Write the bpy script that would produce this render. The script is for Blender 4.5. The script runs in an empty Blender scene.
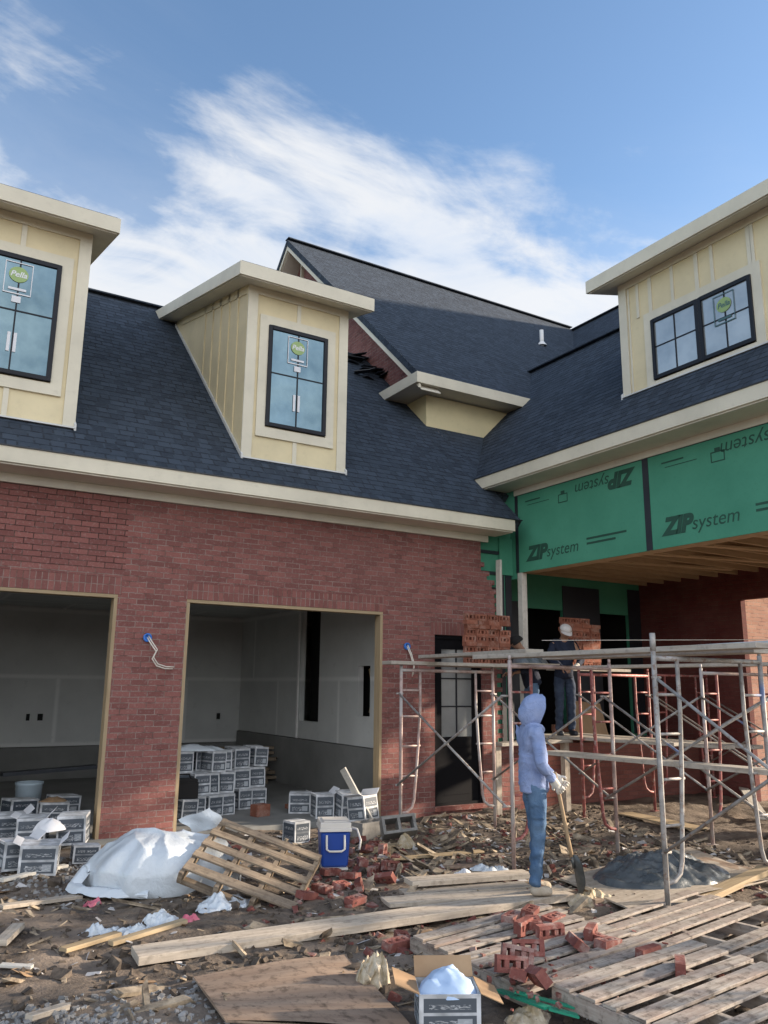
import bpy, bmesh, math, random
from mathutils import Vector, Matrix, Euler, noise
R = math.radians
random.seed(11)
scene = bpy.context.scene
COL = scene.collection
# ---------------------------------------------------------------- camera
YAW, PITCH, ROLL, FPX = 0.5427, 0.2128, 0.0111, 810.4462
CAM = Vector((-3.1166, -9.8752, 1.6964))
_f = Vector((math.sin(YAW)*math.cos(PITCH), math.cos(YAW)*math.cos(PITCH), math.sin(PITCH)))
_r0 = Vector((math.cos(YAW), -math.sin(YAW), 0)); _u0 = _r0.cross(_f)
_r = math.cos(ROLL)*_r0 + math.sin(ROLL)*_u0
_u = -math.sin(ROLL)*_r0 + math.cos(ROLL)*_u0
cam_d = bpy.data.cameras.new("camera"); cam = bpy.data.objects.new("camera", cam_d); COL.objects.link(cam)
M = Matrix((_r, _u, -_f)).transposed().to_4x4(); M.translation = CAM
cam.matrix_world = M
cam_d.sensor_fit = 'HORIZONTAL'; cam_d.sensor_width = 36; cam_d.lens = FPX/768*36
cam_d.clip_start = 0.05; cam_d.clip_end = 2000
scene.camera = cam

def ray(px, py):
    return _f + _r*((px-384)/FPX) - _u*((py-512)/FPX)
def g(px, py, z=-0.1):                      # a spot in the yard, read off the survey of the photograph
    d = ray(px, py); t = (z-CAM.z)/d.z
    p = CAM + d*t; return Vector((p.x, p.y, z))
def px_of(P):
    d = Vector(P)-CAM; z = d.dot(_f)
    return 384+FPX*d.dot(_r)/z

# ---------------------------------------------------------------- mesh collector
class MB:
    def __init__(s): s.v=[]; s.f=[]; s.uv=[]; s.mi=[]; s.sm=[]
    def face(s, pts, uv=None, mi=0, smooth=False):
        pts=[Vector(p) for p in pts]
        i0=len(s.v); s.v+=pts; s.f.append(list(range(i0,i0+len(pts))))
        if uv is None:
            n=(pts[1]-pts[0]).cross(pts[2]-pts[0]) if len(pts)==3 else (pts[2]-pts[0]).cross(pts[3]-pts[1])
            a=[abs(c) for c in n]
            if a[0]>=a[1] and a[0]>=a[2]: uv=[(p.y,p.z) for p in pts]
            elif a[1]>=a[2]: uv=[(p.x,p.z) for p in pts]
            else: uv=[(p.x,p.y) for p in pts]
        s.uv.append(uv); s.mi.append(mi); s.sm.append(smooth)
    def hexa(s, p, mi=0, uvs=None):         # 8 corners: bottom 0-3 (ccw from above), top 4-7
        F=[(3,2,1,0),(4,5,6,7),(0,1,5,4),(1,2,6,5),(2,3,7,6),(3,0,4,7)]
        for k,f in enumerate(F): s.face([p[i] for i in f], None if uvs is None else uvs[k], mi)
    def box(s, x0,x1,y0,y1,z0,z1, mi=0):
        s.hexa([(x0,y0,z0),(x1,y0,z0),(x1,y1,z0),(x0,y1,z0),(x0,y0,z1),(x1,y0,z1),(x1,y1,z1),(x0,y1,z1)], mi)
    def bar(s, a, b, w, h, up=(0,0,1), mi=0, taper=1):   # box beam a->b, u runs along it
        a=Vector(a); b=Vector(b); d=(b-a); L=d.length; d.normalize(); up=Vector(up)
        if abs(d.dot(up))>0.99: up=Vector((1,0,0)) if abs(d.x)<.9 else Vector((0,1,0))
        sd=d.cross(up).normalized(); u=sd.cross(d).normalized()
        c=[]
        for q,tp in ((a,1),(b,taper)):
            for (i,j) in ((-1,-1),(1,-1),(1,1),(-1,1)): c.append(q+sd*(i*w/2*tp)+u*(j*h/2*tp))
        o=random.random()*7
        per=[0,w,w+h,2*w+h,2*w+2*h]
        for k in range(4):
            k2=(k+1)%4
            s.face([c[k2],c[k],c[4+k],c[4+k2]][::-1],[(o,per[k+1]),(o,per[k]),(o+L,per[k]),(o+L,per[k+1])][::-1],mi)
        s.face([c[0],c[1],c[2],c[3]],[(o,0),(o+.02,0),(o+.02,h),(o,h)],mi); s.face([c[7],c[6],c[5],c[4]],[(o,0),(o+.02,0),(o+.02,h),(o,h)],mi)
    def tube(s, pts, r, n=8, mi=0, cap=True):
        pts=[Vector(p) for p in pts]; rings=[]; rr=r if isinstance(r,(list,tuple)) else [r]*len(pts)
        ref=None; L=0
        for i,p in enumerate(pts):
            t=(pts[min(i+1,len(pts)-1)]-pts[max(i-1,0)]).normalized()
            if ref is None: ref=t.orthogonal().normalized()
            ref=(ref-t*ref.dot(t)).normalized(); b=t.cross(ref)
            if i: L+=(p-pts[i-1]).length
            rings.append(([p+ref*math.cos(2*math.pi*k/n)*rr[i]+b*math.sin(2*math.pi*k/n)*rr[i] for k in range(n)],L))
        for (A,la),(B,lb) in zip(rings,rings[1:]):
            for k in range(n):
                k2=(k+1)%n; w=2*math.pi*rr[0]/n
                s.face([A[k],A[k2],B[k2],B[k]],[(la,k*w),(la,k*w+w),(lb,k*w+w),(lb,k*w)],mi,True)
        if cap:
            s.face(rings[0][0][::-1],None,mi); s.face(rings[-1][0],None,mi)
    def prism(s, poly, ext, mi=0):          # planar polygon pushed along ext
        poly=[Vector(p) for p in poly]; e=Vector(ext); q=[p+e for p in poly]
        s.face(poly[::-1],None,mi); s.face(q,None,mi)
        n=len(poly)
        for k in range(n): s.face([poly[k],poly[(k+1)%n],q[(k+1)%n],q[k]],None,mi)
    def lathe(s, prof, n=20, mi=0, smooth=True):
        for (r0,z0),(r1,z1) in zip(prof,prof[1:]):
            for k in range(n):
                a=2*math.pi*k/n; b=2*math.pi*(k+1)/n
                s.face([(r0*math.cos(a),r0*math.sin(a),z0),(r0*math.cos(b),r0*math.sin(b),z0),(r1*math.cos(b),r1*math.sin(b),z1),(r1*math.cos(a),r1*math.sin(a),z1)],None,mi,smooth)
    def grid(s, fn, nu, nv, mi=0, smooth=True, uvs=1.0):
        P=[[Vector(fn(i/nu,j/nv)) for j in range(nv+1)] for i in range(nu+1)]
        for i in range(nu):
            for j in range(nv):
                s.face([P[i][j],P[i+1][j],P[i+1][j+1],P[i][j+1]],[(i/nu*uvs,j/nv*uvs),((i+1)/nu*uvs,j/nv*uvs),((i+1)/nu*uvs,(j+1)/nv*uvs),(i/nu*uvs,(j+1)/nv*uvs)],mi,smooth)
    def add_mesh(s, verts, faces, mi=0, smooth=False):
        for f in faces: s.face([verts[i] for i in f],None,mi,smooth)
    def xf(s, m): s.v=[m@v for v in s.v]; return s
    def mesh(s, name, mats, weld=True, bevel=0):
        me=bpy.data.meshes.new(name); me.from_pydata([tuple(v) for v in s.v],[],s.f)
        ul=me.uv_layers.new(name="UVMap"); k=0; flat=[]
        for f in s.uv:
            for c in f: flat+= [c[0],c[1]]
        ul.data.foreach_set('uv',flat)
        me.polygons.foreach_set('material_index',s.mi); me.polygons.foreach_set('use_smooth',s.sm)
        for m in (mats if isinstance(mats,(list,tuple)) else [mats]): me.materials.append(m)
        if weld or bevel:
            bm=bmesh.new(); bm.from_mesh(me); bmesh.ops.remove_doubles(bm,verts=bm.verts,dist=1e-5)
            if bevel:
                bmesh.ops.recalc_face_normals(bm,faces=bm.faces)
                bmesh.ops.bevel(bm,geom=[e for e in bm.edges if e.is_manifold and e.calc_face_angle(0)>.6],offset=bevel,segments=1,affect='EDGES',clamp_overlap=True)
            bm.to_mesh(me); bm.free()
        me.update(); return me
    def build(s, name, mats, parent=None, loc=None, rot=None, weld=True, bevel=0):
        o=bpy.data.objects.new(name,s.mesh(name,mats,weld,bevel)); COL.objects.link(o)
        if parent: o.parent=parent
        if loc is not None: o.location=loc
        if rot is not None: o.rotation_euler=rot
        return o
def tag(o,label,cat,group=None):
    o['label']=label; o['category']=cat
    if group: o['group']=group
    return o
def kind(o,k='structure'): o['kind']=k; return o
def empty(name,loc,label=None,cat=None,group=None,rz=0,rot=None):
    o=bpy.data.objects.new(name,None); COL.objects.link(o); o.empty_display_size=.1
    o.location=loc; o.rotation_euler=rot if rot is not None else (0,0,rz)
    if label: tag(o,label,cat,group)
    return o
def dup(o,loc=None,rot=None,label=None,parent=None):
    c=o.copy(); COL.objects.link(c)
    if parent: c.parent=parent
    if loc is not None: c.location=loc
    if rot is not None: c.rotation_euler=rot
    if label: c['label']=label
    for ch in list(o.children): dup(ch,parent=c)
    return c
def text_geo(body,size,shear=0,offset=0):
    cu=bpy.data.curves.new('txt','FONT'); cu.body=body; cu.size=size; cu.shear=shear; cu.offset=offset
    o=bpy.data.objects.new('txt',cu); COL.objects.link(o)
    dg=bpy.context.evaluated_depsgraph_get(); me=o.evaluated_get(dg).to_mesh()
    v=[Vector(x.co) for x in me.vertices]; f=[list(p.vertices) for p in me.polygons]
    o.evaluated_get(dg).to_mesh_clear(); bpy.data.objects.remove(o); bpy.data.curves.remove(cu)
    return v,f
def skin_geo(verts,edges,radii,sub=2,root=0):
    me=bpy.data.meshes.new('sk'); me.from_pydata([tuple(v) for v in verts],edges,[])
    o=bpy.data.objects.new('sk',me); COL.objects.link(o)
    m=o.modifiers.new('skin','SKIN'); m.use_smooth_shade=True
    for i,r in enumerate(radii):
        sv=me.skin_vertices[0].data[i]; sv.radius=r if isinstance(r,(tuple,list)) else (r,r); sv.use_root=(i==root)
    if sub:
        m2=o.modifiers.new('sub','SUBSURF'); m2.levels=sub; m2.render_levels=sub
    dg=bpy.context.evaluated_depsgraph_get(); dg.update()
    ev=o.evaluated_get(dg); em=ev.to_mesh()
    v=[Vector(x.co) for x in em.vertices]; f=[list(p.vertices) for p in em.polygons]
    ev.to_mesh_clear(); bpy.data.objects.remove(o); bpy.data.meshes.remove(me)
    return v,f
def link_geo(name,v,f,mat,parent=None,smooth=True):
    me=bpy.data.meshes.new(name); me.from_pydata([tuple(x) for x in v],[],f)
    me.polygons.foreach_set('use_smooth',[smooth]*len(f)); me.materials.append(mat)
    bm=bmesh.new(); bm.from_mesh(me); bmesh.ops.recalc_face_normals(bm,faces=bm.faces); bm.to_mesh(me); bm.free()
    o=bpy.data.objects.new(name,me); COL.objects.link(o)
    if parent: o.parent=parent
    return o

# ---------------------------------------------------------------- materials
class NT:
    def __init__(s,name):
        s.m=bpy.data.materials.new(name); s.m.use_nodes=True; s.t=s.m.node_tree
        s.b=s.t.nodes['Principled BSDF']
    def n(s,typ,**kw):
        nd=s.t.nodes.new(typ)
        for k,v in kw.items():
            if k.startswith('_'): setattr(nd,k[1:],v)
            else:
                key=k.replace('__',' ')
                nd.inputs[key].default_value=v
        return nd
    def l(s,a,b): s.t.links.new(a,b)
    def uv(s,scale=(1,1,1),rot=0,src='UV'):
        tc=s.n('ShaderNodeTexCoord'); mp=s.n('ShaderNodeMapping'); mp.inputs['Scale'].default_value=scale; mp.inputs['Rotation'].default_value=(0,0,rot)
        s.l(tc.outputs[src],mp.inputs['Vector']); return mp.outputs['Vector']
    def noise(s,vec,scale,detail=4,rough=.6,dist=0):
        nd=s.n('ShaderNodeTexNoise',Scale=scale,Detail=detail,Roughness=rough,Distortion=dist); s.l(vec,nd.inputs['Vector']); return nd.outputs['Fac']
    def ramp(s,fac,stops):
        nd=s.n('ShaderNodeValToRGB'); cr=nd.color_ramp
        while len(cr.elements)<len(stops): cr.elements.new(.5)
        for e,(p,c) in zip(cr.elements,stops): e.position=p; e.color=(c[0],c[1],c[2],1) if isinstance(c,(tuple,list)) else (c,c,c,1)
        s.l(fac,nd.inputs['Fac']); return nd.outputs['Color']
    def mix(s,fac,a,b,bt='MIX'):
        nd=s.n('ShaderNodeMix',_data_type='RGBA',_blend_type=bt)
        for sock,val in ((nd.inputs[0],fac),(nd.inputs[6],a),(nd.inputs[7],b)):
            if hasattr(val,'is_output'): s.l(val,sock)
            elif isinstance(val,(int,float)) and sock is not nd.inputs[0]: sock.default_value=(val,val,val,1)
            elif isinstance(val,(int,float)): sock.default_value=val
            else: sock.default_value=(val[0],val[1],val[2],1)
        return nd.outputs[2]
    def math(s,op,a,b=0):
        nd=s.n('ShaderNodeMath',_operation=op)
        for sock,val in ((nd.inputs[0],a),(nd.inputs[1],b)):
            if hasattr(val,'is_output'): s.l(val,sock)
            else: sock.default_value=val
        return nd.outputs[0]
    def rnd(s): return s.n('ShaderNodeObjectInfo').outputs['Random']
    def bump(s,h,strength=.4,dist=.01,prev=None):
        nd=s.n('ShaderNodeBump',Strength=strength,Distance=dist); s.l(h,nd.inputs['Height'])
        if prev: s.l(prev,nd.inputs['Normal'])
        return nd.outputs['Normal']
    def out(s,col,rough=.7,normal=None,metal=0,spec=.5):
        for sock,val in ((s.b.inputs['Base Color'],col),(s.b.inputs['Roughness'],rough),(s.b.inputs['Metallic'],metal),(s.b.inputs['Specular IOR Level'],spec)):
            if hasattr(val,'is_output'): s.l(val,sock)
            elif isinstance(val,(int,float)): sock.default_value=val
            else: sock.default_value=(val[0],val[1],val[2],1)
        if normal: s.l(normal,s.b.inputs['Normal'])
        return s.m

def mat_brick(name,soldier=False,c1=(.275,.112,.098),c2=(.155,.060,.055),mort=(.29,.23,.205),unpointed=False,smear=.5):
    t=NT(name); vec=t.uv(rot=R(90) if soldier else 0)
    br=t.n('ShaderNodeTexBrick',_offset=0.0 if soldier else .5,_offset_frequency=2,Scale=1.0)
    br.inputs['Mortar Size'].default_value=.0055; br.inputs['Mortar Smooth'].default_value=.15; br.inputs['Bias'].default_value=-.1
    br.inputs['Brick Width'].default_value=.203; br.inputs['Row Height'].default_value=.0677
    nz=t.noise(vec,1.3,5,.65); nf=t.noise(vec,28,4,.7); nb=t.noise(vec,6,3,.6)
    dv=t.n('ShaderNodeTexNoise',Scale=9,Detail=2); t.l(vec,dv.inputs['Vector'])
    jit=t.n('ShaderNodeMix',_data_type='VECTOR'); jit.inputs[0].default_value=.012
    t.l(vec,jit.inputs[4]); 
    add=t.n('ShaderNodeVectorMath',_operation='ADD'); t.l(vec,add.inputs[0]); t.l(dv.outputs['Color'],add.inputs[1]); t.l(add.outputs[0],jit.inputs[5])
    t.l(jit.outputs[1],br.inputs['Vector'])
    br.inputs['Color1'].default_value=(*c1,1); br.inputs['Color2'].default_value=(*c2,1)
    mcol=mort
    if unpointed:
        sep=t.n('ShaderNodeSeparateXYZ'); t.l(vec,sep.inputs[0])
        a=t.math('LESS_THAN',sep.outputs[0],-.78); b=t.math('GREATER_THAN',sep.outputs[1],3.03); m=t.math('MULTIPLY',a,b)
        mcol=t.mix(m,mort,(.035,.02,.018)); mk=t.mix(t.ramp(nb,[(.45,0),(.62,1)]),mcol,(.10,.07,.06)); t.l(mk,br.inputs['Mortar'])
    else:
        mk=t.mix(t.ramp(nb,[(.45,0),(.65,1)]),mort,(.12,.075,.06)); t.l(mk,br.inputs['Mortar'])
    col=br.outputs['Color']
    col=t.mix(t.ramp(nz,[(.35,.0),(.7,.5)]),col,(.20,.095,.085))
    sm=t.math('MULTIPLY',t.ramp(nf,[(.54,0),(.72,1)]),smear)
    col=t.mix(sm,col,(.37,.28,.26))
    col=t.mix(t.ramp(t.noise(vec,60,2),[(.3,.25),(.6,0)]),col,(.12,.045,.04))
    h=t.math('SUBTRACT',t.math('MULTIPLY',nf,.35),br.outputs['Fac'])
    return t.out(col,.9,t.bump(h,.8,.006),0,.2)
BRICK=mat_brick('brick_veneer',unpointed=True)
SOLDIER=mat_brick('brick_soldier',soldier=True,smear=.15)
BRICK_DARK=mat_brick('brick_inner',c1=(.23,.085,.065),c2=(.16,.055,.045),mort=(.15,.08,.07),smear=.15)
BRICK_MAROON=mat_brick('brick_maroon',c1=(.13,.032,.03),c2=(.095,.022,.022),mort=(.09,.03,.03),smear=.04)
BRICK_SUNLIT=mat_brick('brick_sunlit_tone',c1=(.48,.28,.21),c2=(.40,.22,.16),mort=(.45,.36,.30),smear=.3)  # paler tone carries part of the sunlight on the pier beyond the porch

def mat_shingle():
    t=NT('asphalt_shingle'); vec=t.uv()
    br=t.n('ShaderNodeTexBrick',_offset=.37,_offset_frequency=2,_squash=.7,_squash_frequency=3,Scale=1.0)
    br.inputs['Mortar Size'].default_value=.004; br.inputs['Brick Width'].default_value=.17; br.inputs['Row Height'].default_value=.145; br.inputs['Bias'].default_value=0
    br.inputs['Color1'].default_value=(.013,.019,.029,1); br.inputs['Color2'].default_value=(.046,.062,.086,1); br.inputs['Mortar'].default_value=(.010,.011,.014,1)
    t.l(vec,br.inputs['Vector']); mpd=t.n('ShaderNodeMapping'); mpd.inputs['Scale'].default_value=(5,7,1); t.l(vec,mpd.inputs['Vector']); br.inputs['Mortar Size'].default_value=.012
    dash=t.ramp(t.noise(mpd.outputs['Vector'],1.0,2,.5),[(.44,0),(.52,1)]); t.l(t.mix(dash,(.036,.049,.066),(.007,.009,.013)),br.inputs['Mortar'])
    nz=t.noise(vec,.5,4,.6); nf=t.noise(vec,140,2,.7); nm=t.noise(vec,11,3,.7)
    col=t.mix(t.ramp(nz,[(.3,.0),(.7,.4)]),br.outputs['Color'],(.036,.049,.068))
    col=t.mix(t.ramp(nm,[(.5,0),(.75,.5)]),col,(.056,.072,.096))
    col=t.mix(.6,col,t.mix(nf,(.0,.0,.0),(.11,.115,.125)),'MIX') if False else t.mix(t.math('MULTIPLY',nf,.35),col,(.052,.068,.093))
    return t.out(col,.88,t.bump(t.math('ADD',nf,t.math('MULTIPLY',br.outputs['Fac'],-1)),.6,.004),0,.3)
SHINGLE=mat_shingle()
def mat_paint(name,col,var=.06,rough=.6,dirt=.25,ns=1.4):
    t=NT(name); vec=t.uv(src='Object'); n1=t.noise(vec,ns,4,.6); n2=t.noise(vec,9,4,.7)
    d=tuple(c*(1-dirt) for c in col); l=tuple(min(1,c*(1+var)) for c in col)
    c=t.mix(t.ramp(n1,[(.3,0),(.7,1)]),d,l); c=t.mix(t.ramp(n2,[(.55,0),(.85,.35)]),c,tuple(x*.6 for x in col))
    return t.out(c,rough,t.bump(n2,.12,.004))
SIDING=mat_paint('siding_panel',(.70,.60,.38),.06,.65,.12)
SIDING2=mat_paint('siding_raw',(.72,.62,.37),.05,.65,.1)
TRIM=mat_paint('trim_primer',(.68,.63,.50),.05,.6,.14)
SOFFIT=mat_paint('soffit_board',(.68,.64,.54),.05,.65,.15)
FLASH=mat_paint('flashing',(.62,.62,.60),.05,.45,.15)
def mat_drywall():
    t=NT('drywall'); vec=t.uv(); br=t.n('ShaderNodeTexBrick',_offset=.5,Scale=1.0); br.inputs['Mortar Size'].default_value=.06; br.inputs['Mortar Smooth'].default_value=.9; br.inputs['Brick Width'].default_value=2.44; br.inputs['Row Height'].default_value=1.22
    mp_=t.n('ShaderNodeMapping'); mp_.inputs['Location'].default_value=(.3,.62,0); t.l(vec,mp_.inputs['Vector']); t.l(mp_.outputs['Vector'],br.inputs['Vector'])
    n=t.noise(vec,.8,4,.6); n2=t.noise(vec,5,4,.7)
    c=t.mix(t.ramp(n,[(.3,0),(.7,1)]),(.48,.49,.48),(.60,.61,.59)); c=t.mix(t.math('MULTIPLY',br.outputs['Fac'],.7),c,(.74,.74,.72)); c=t.mix(t.ramp(n2,[(.6,0),(.75,.4)]),c,(.36,.36,.35))
    return t.out(c,.9,t.bump(n2,.1,.004))
DRYWALL=mat_drywall()
CONC=mat_paint('concrete',(.22,.22,.21),.15,.85,.3,.7)
MORTARM=None
FRAMEBLK=mat_paint('window_frame_dark',(.014,.016,.022),.1,.5,.2); FRAMEBLK.node_tree.nodes['Principled BSDF'].inputs['Specular IOR Level'].default_value=.25
DOORBLK=mat_paint('door_black',(.006,.006,.008),.1,.7,.2); DOORBLK.node_tree.nodes['Principled BSDF'].inputs['Specular IOR Level'].default_value=.12
BLACKTAPE=mat_paint('black_tape',(.018,.022,.03),.3,.5,.2)
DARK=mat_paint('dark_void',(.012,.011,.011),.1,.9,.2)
PAPERW=mat_paint('white_paper',(.72,.73,.76),.05,.7,.12)
BLUEBOX=mat_paint('blue_plastic',(.03,.16,.55),.1,.4,.1)
WHITEPL=mat_paint('white_plastic',(.75,.74,.72),.05,.4,.1)
def mat_zip():
    t=NT('green_sheathing'); vec=t.uv(src='Object'); n=t.noise(vec,1.1,4,.6); n2=t.noise(vec,25,3,.6)
    c=t.mix(t.ramp(n,[(.3,0),(.7,1)]),(.050,.245,.155),(.072,.300,.195)); c=t.mix(t.ramp(n2,[(.55,0),(.8,.25)]),c,(.03,.13,.085))
    return t.out(c,.7,t.bump(n2,.1,.002))
ZIP=mat_zip(); INK=mat_paint('print_ink',(.018,.075,.05),.1,.7,.1)
def mat_wood(name,cols,rough=.8,dirt=0,ring=1.0):
    t=NT(name); tc=t.n('ShaderNodeTexCoord'); mp=t.n('ShaderNodeMapping'); mp.inputs['Scale'].default_value=(1.6*ring,22*ring,1)
    cb=t.n('ShaderNodeCombineXYZ'); t.l(t.math('MULTIPLY',t.rnd(),37),cb.inputs[0]); t.l(t.math('MULTIPLY',t.rnd(),11),cb.inputs[1])
    ad=t.n('ShaderNodeVectorMath',_operation='ADD'); t.l(tc.outputs['UV'],ad.inputs[0]); t.l(cb.outputs[0],ad.inputs[1]); t.l(ad.outputs[0],mp.inputs['Vector'])
    n1=t.noise(mp.outputs['Vector'],1.5,6,.65,.6); n2=t.noise(ad.outputs[0],3,5,.65); n3=t.noise(ad.outputs[0],14,4,.7)
    c=t.mix(t.ramp(n1,[(.32,0),(.62,1)]),cols[0],cols[1]); c=t.mix(t.ramp(n2,[(.42,0),(.75,.65)]),c,cols[2])
    c=t.mix(t.math('MULTIPLY',t.rnd(),.35),c,tuple(x*.55 for x in cols[0]))
    if dirt: c=t.mix(t.ramp(n3,[(.5,0),(.7,dirt)]),c,(.055,.04,.03))
    return t.out(c,rough,t.bump(n1,.5,.004),0,.25)
LUMBER=mat_wood('new_lumber',[(.33,.24,.14),(.46,.36,.23),(.38,.30,.20)])
JOIST=mat_wood('joist_lumber',[(.48,.34,.20),(.60,.44,.28),(.42,.30,.18)])
PALLETW=mat_wood('pallet_wood',[(.15,.11,.08),(.31,.25,.18),(.22,.175,.135)],.85,.5)
PALLETW2=mat_wood('pallet_wood_pale',[(.25,.21,.175),(.47,.42,.365),(.27,.17,.14)],.85,.85)
WEATH=mat_wood('weathered_board',[(.36,.30,.24),(.58,.51,.42),(.46,.40,.33)],.85,.4)
PLYM=mat_wood('muddy_plywood',[(.25,.17,.12),(.42,.32,.24),(.29,.21,.16)],.7,.8,.35)
PLANKW=mat_wood('scaffold_plank',[(.36,.32,.27),(.50,.46,.40),(.44,.41,.38)],.85,.35)
OSB=mat_wood('brown_board',[(.33,.22,.13),(.42,.29,.18),(.36,.25,.16)])
WHITEWOOD=mat_wood('white_board',[(.55,.52,.46),(.66,.63,.57),(.5,.47,.42)],.8,.2)
def mat_ground():
    t=NT('mud'); vec=t.uv(src='Object'); n1=t.noise(vec,.7,6,.65); n2=t.noise(vec,5,6,.7); n3=t.noise(vec,32,5,.7); n4=t.noise(vec,2.2,4,.6,.5)
    c=t.mix(t.ramp(n2,[(.35,0),(.65,1)]),(.065,.051,.041),(.20,.158,.12)); c=t.mix(t.ramp(n1,[(.42,0),(.62,.75)]),c,(.27,.215,.17))
    c=t.mix(t.ramp(n4,[(.5,0),(.64,.8)]),c,(.045,.036,.030)); c=t.mix(t.ramp(n3,[(.55,0),(.75,.5)]),c,(.30,.25,.20))
    rough=t.ramp(n4,[(.45,.92),(.68,.5)])
    h=t.math('ADD',n2,t.math('MULTIPLY',n3,.5))
    return t.out(c,rough,t.bump(h,.9,.03),0,.35)
GROUND=mat_ground()
def mat_simple_var(name,cols,rough=.85,sc=8,bump=.5,metal=0,src='Object',spec=.3):
    t=NT(name); vec=t.uv(src=src); n=t.noise(vec,sc,4,.65); n2=t.noise(vec,sc*6,3,.6)
    c=t.mix(t.ramp(n,[(.35,0),(.65,1)]),cols[0],cols[1]); c=t.mix(t.math('MULTIPLY',t.rnd(),.5),c,tuple(x*.6 for x in cols[0]))
    return t.out(c,rough,t.bump(n2,bump,.006),metal,spec)
def mat_ubrick(name,a_,b_,dust):
    t=NT(name); vec=t.uv(src='Object'); cb=t.n('ShaderNodeCombineXYZ'); t.l(t.math('MULTIPLY',t.rnd(),31),cb.inputs[0]); t.l(t.math('MULTIPLY',t.rnd(),17),cb.inputs[2])
    ad=t.n('ShaderNodeVectorMath',_operation='ADD'); t.l(vec,ad.inputs[0]); t.l(cb.outputs[0],ad.inputs[1]); v=ad.outputs[0]
    n=t.noise(v,9,4,.65); n2=t.noise(v,55,3,.6); n3=t.noise(v,6,4,.7)
    c=t.mix(t.ramp(n,[(.35,0),(.65,1)]),a_,b_); c=t.mix(t.math('MULTIPLY',t.rnd(),.75),c,tuple(x*.5 for x in a_)); c=t.mix(t.ramp(n3,[(.50,0),(.64,.75)]),c,dust)
    return t.out(c,.92,t.bump(n2,.7,.006),0,.2)
BRICKU=mat_ubrick('loose_brick',(.19,.065,.055),(.30,.12,.10),(.36,.28,.25))
BRICKO=mat_ubrick('orange_brick',(.26,.095,.062),(.36,.15,.10),(.32,.2,.16))
BLOCK=mat_simple_var('concrete_block',[(.19,.185,.175),(.29,.28,.265)],.92,12)
CARDB=mat_simple_var('cardboard',[(.33,.21,.12),(.44,.30,.18)],.8,3,.1)
CLOD=mat_simple_var('mud_clod',[(.045,.035,.028),(.17,.135,.105)],.9,13)
GRAVELM=mat_simple_var('gravel_grey',[(.18,.18,.18),(.34,.33,.32)],.9,4)
CHIPW=mat_simple_var('wood_scrap',[(.085,.066,.05),(.50,.41,.30)],.9,7)
CHIPP=mat_simple_var('paper_scrap',[(.5,.48,.47),(.7,.68,.66)],.8,2.3)
INSUL=mat_simple_var('insulation_fluff',[(.42,.33,.20),(.72,.64,.52)],.95,14,.9)
def mat_mortar():
    t=NT('wet_mortar'); vec=t.uv(src='Object'); n=t.noise(vec,7,5,.65); n2=t.noise(vec,30,4,.6)
    c=t.mix(t.ramp(n,[(.3,0),(.7,1)]),(.055,.068,.078),(.115,.130,.142))
    return t.out(c,t.ramp(n,[(.4,.25),(.7,.6)]),t.bump(t.math('ADD',n,t.math('MULTIPLY',n2,.3)),.5,.02),0,.5)
MORTARM=mat_mortar()
def mat_steel(name,base,rust,paint,pa=.5):
    t=NT(name); vec=t.uv(src='Object'); n=t.noise(vec,5,5,.7); n2=t.noise(vec,18,4,.7); n3=t.noise(vec,2.1,3,.5)
    c=t.mix(t.ramp(n,[(.42,0),(.62,1)]),base,tuple(x*.6 for x in base)); c=t.mix(t.ramp(n2,[(.52,0),(.66,.9)]),c,rust); c=t.mix(t.ramp(n3,[(pa,0),(pa+.06,.85)]),c,paint)
    return t.out(c,.6,t.bump(n2,.3,.003),.15,.4)
STEEL=mat_steel('scaffold_grey',(.40,.385,.37),(.21,.135,.10),(.13,.19,.36),.66)
STEELR=mat_steel('scaffold_red',(.34,.11,.10),(.40,.34,.31),(.27,.06,.055),.58)
STEELP=mat_steel('scaffold_pink',(.50,.38,.35),(.30,.20,.17),(.46,.44,.43),.5)
def mat_glass():
    t=NT('window_glass'); vec=t.uv(src='Object'); n=t.noise(vec,1.1,5,.65); n=t.ramp(n,[(.35,0),(.65,1)])
    c=t.mix(n,(.075,.125,.16),(.16,.235,.27))
    return t.out(c,.05,t.bump(n,.04,.02),.85,.6)
GLASS=mat_glass()
def mat_glass2():
    t=NT('glass_bright_reflection'); vec=t.uv(src='Object'); n=t.noise(vec,1.6,4,.6); n2=t.noise(vec,7,3,.6)
    c=t.mix(t.ramp(n,[(.35,0),(.65,1)]),(.30,.33,.34),(.44,.46,.45)); return t.out(c,.16,t.bump(n2,.05,.02),.55,.5)
GLASSP=mat_glass2()  # paler copy of the glass: a brighter reflection put into the colour
GLASSD=mat_paint('door_glass',(.24,.25,.25),.1,.15,.2)
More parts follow.
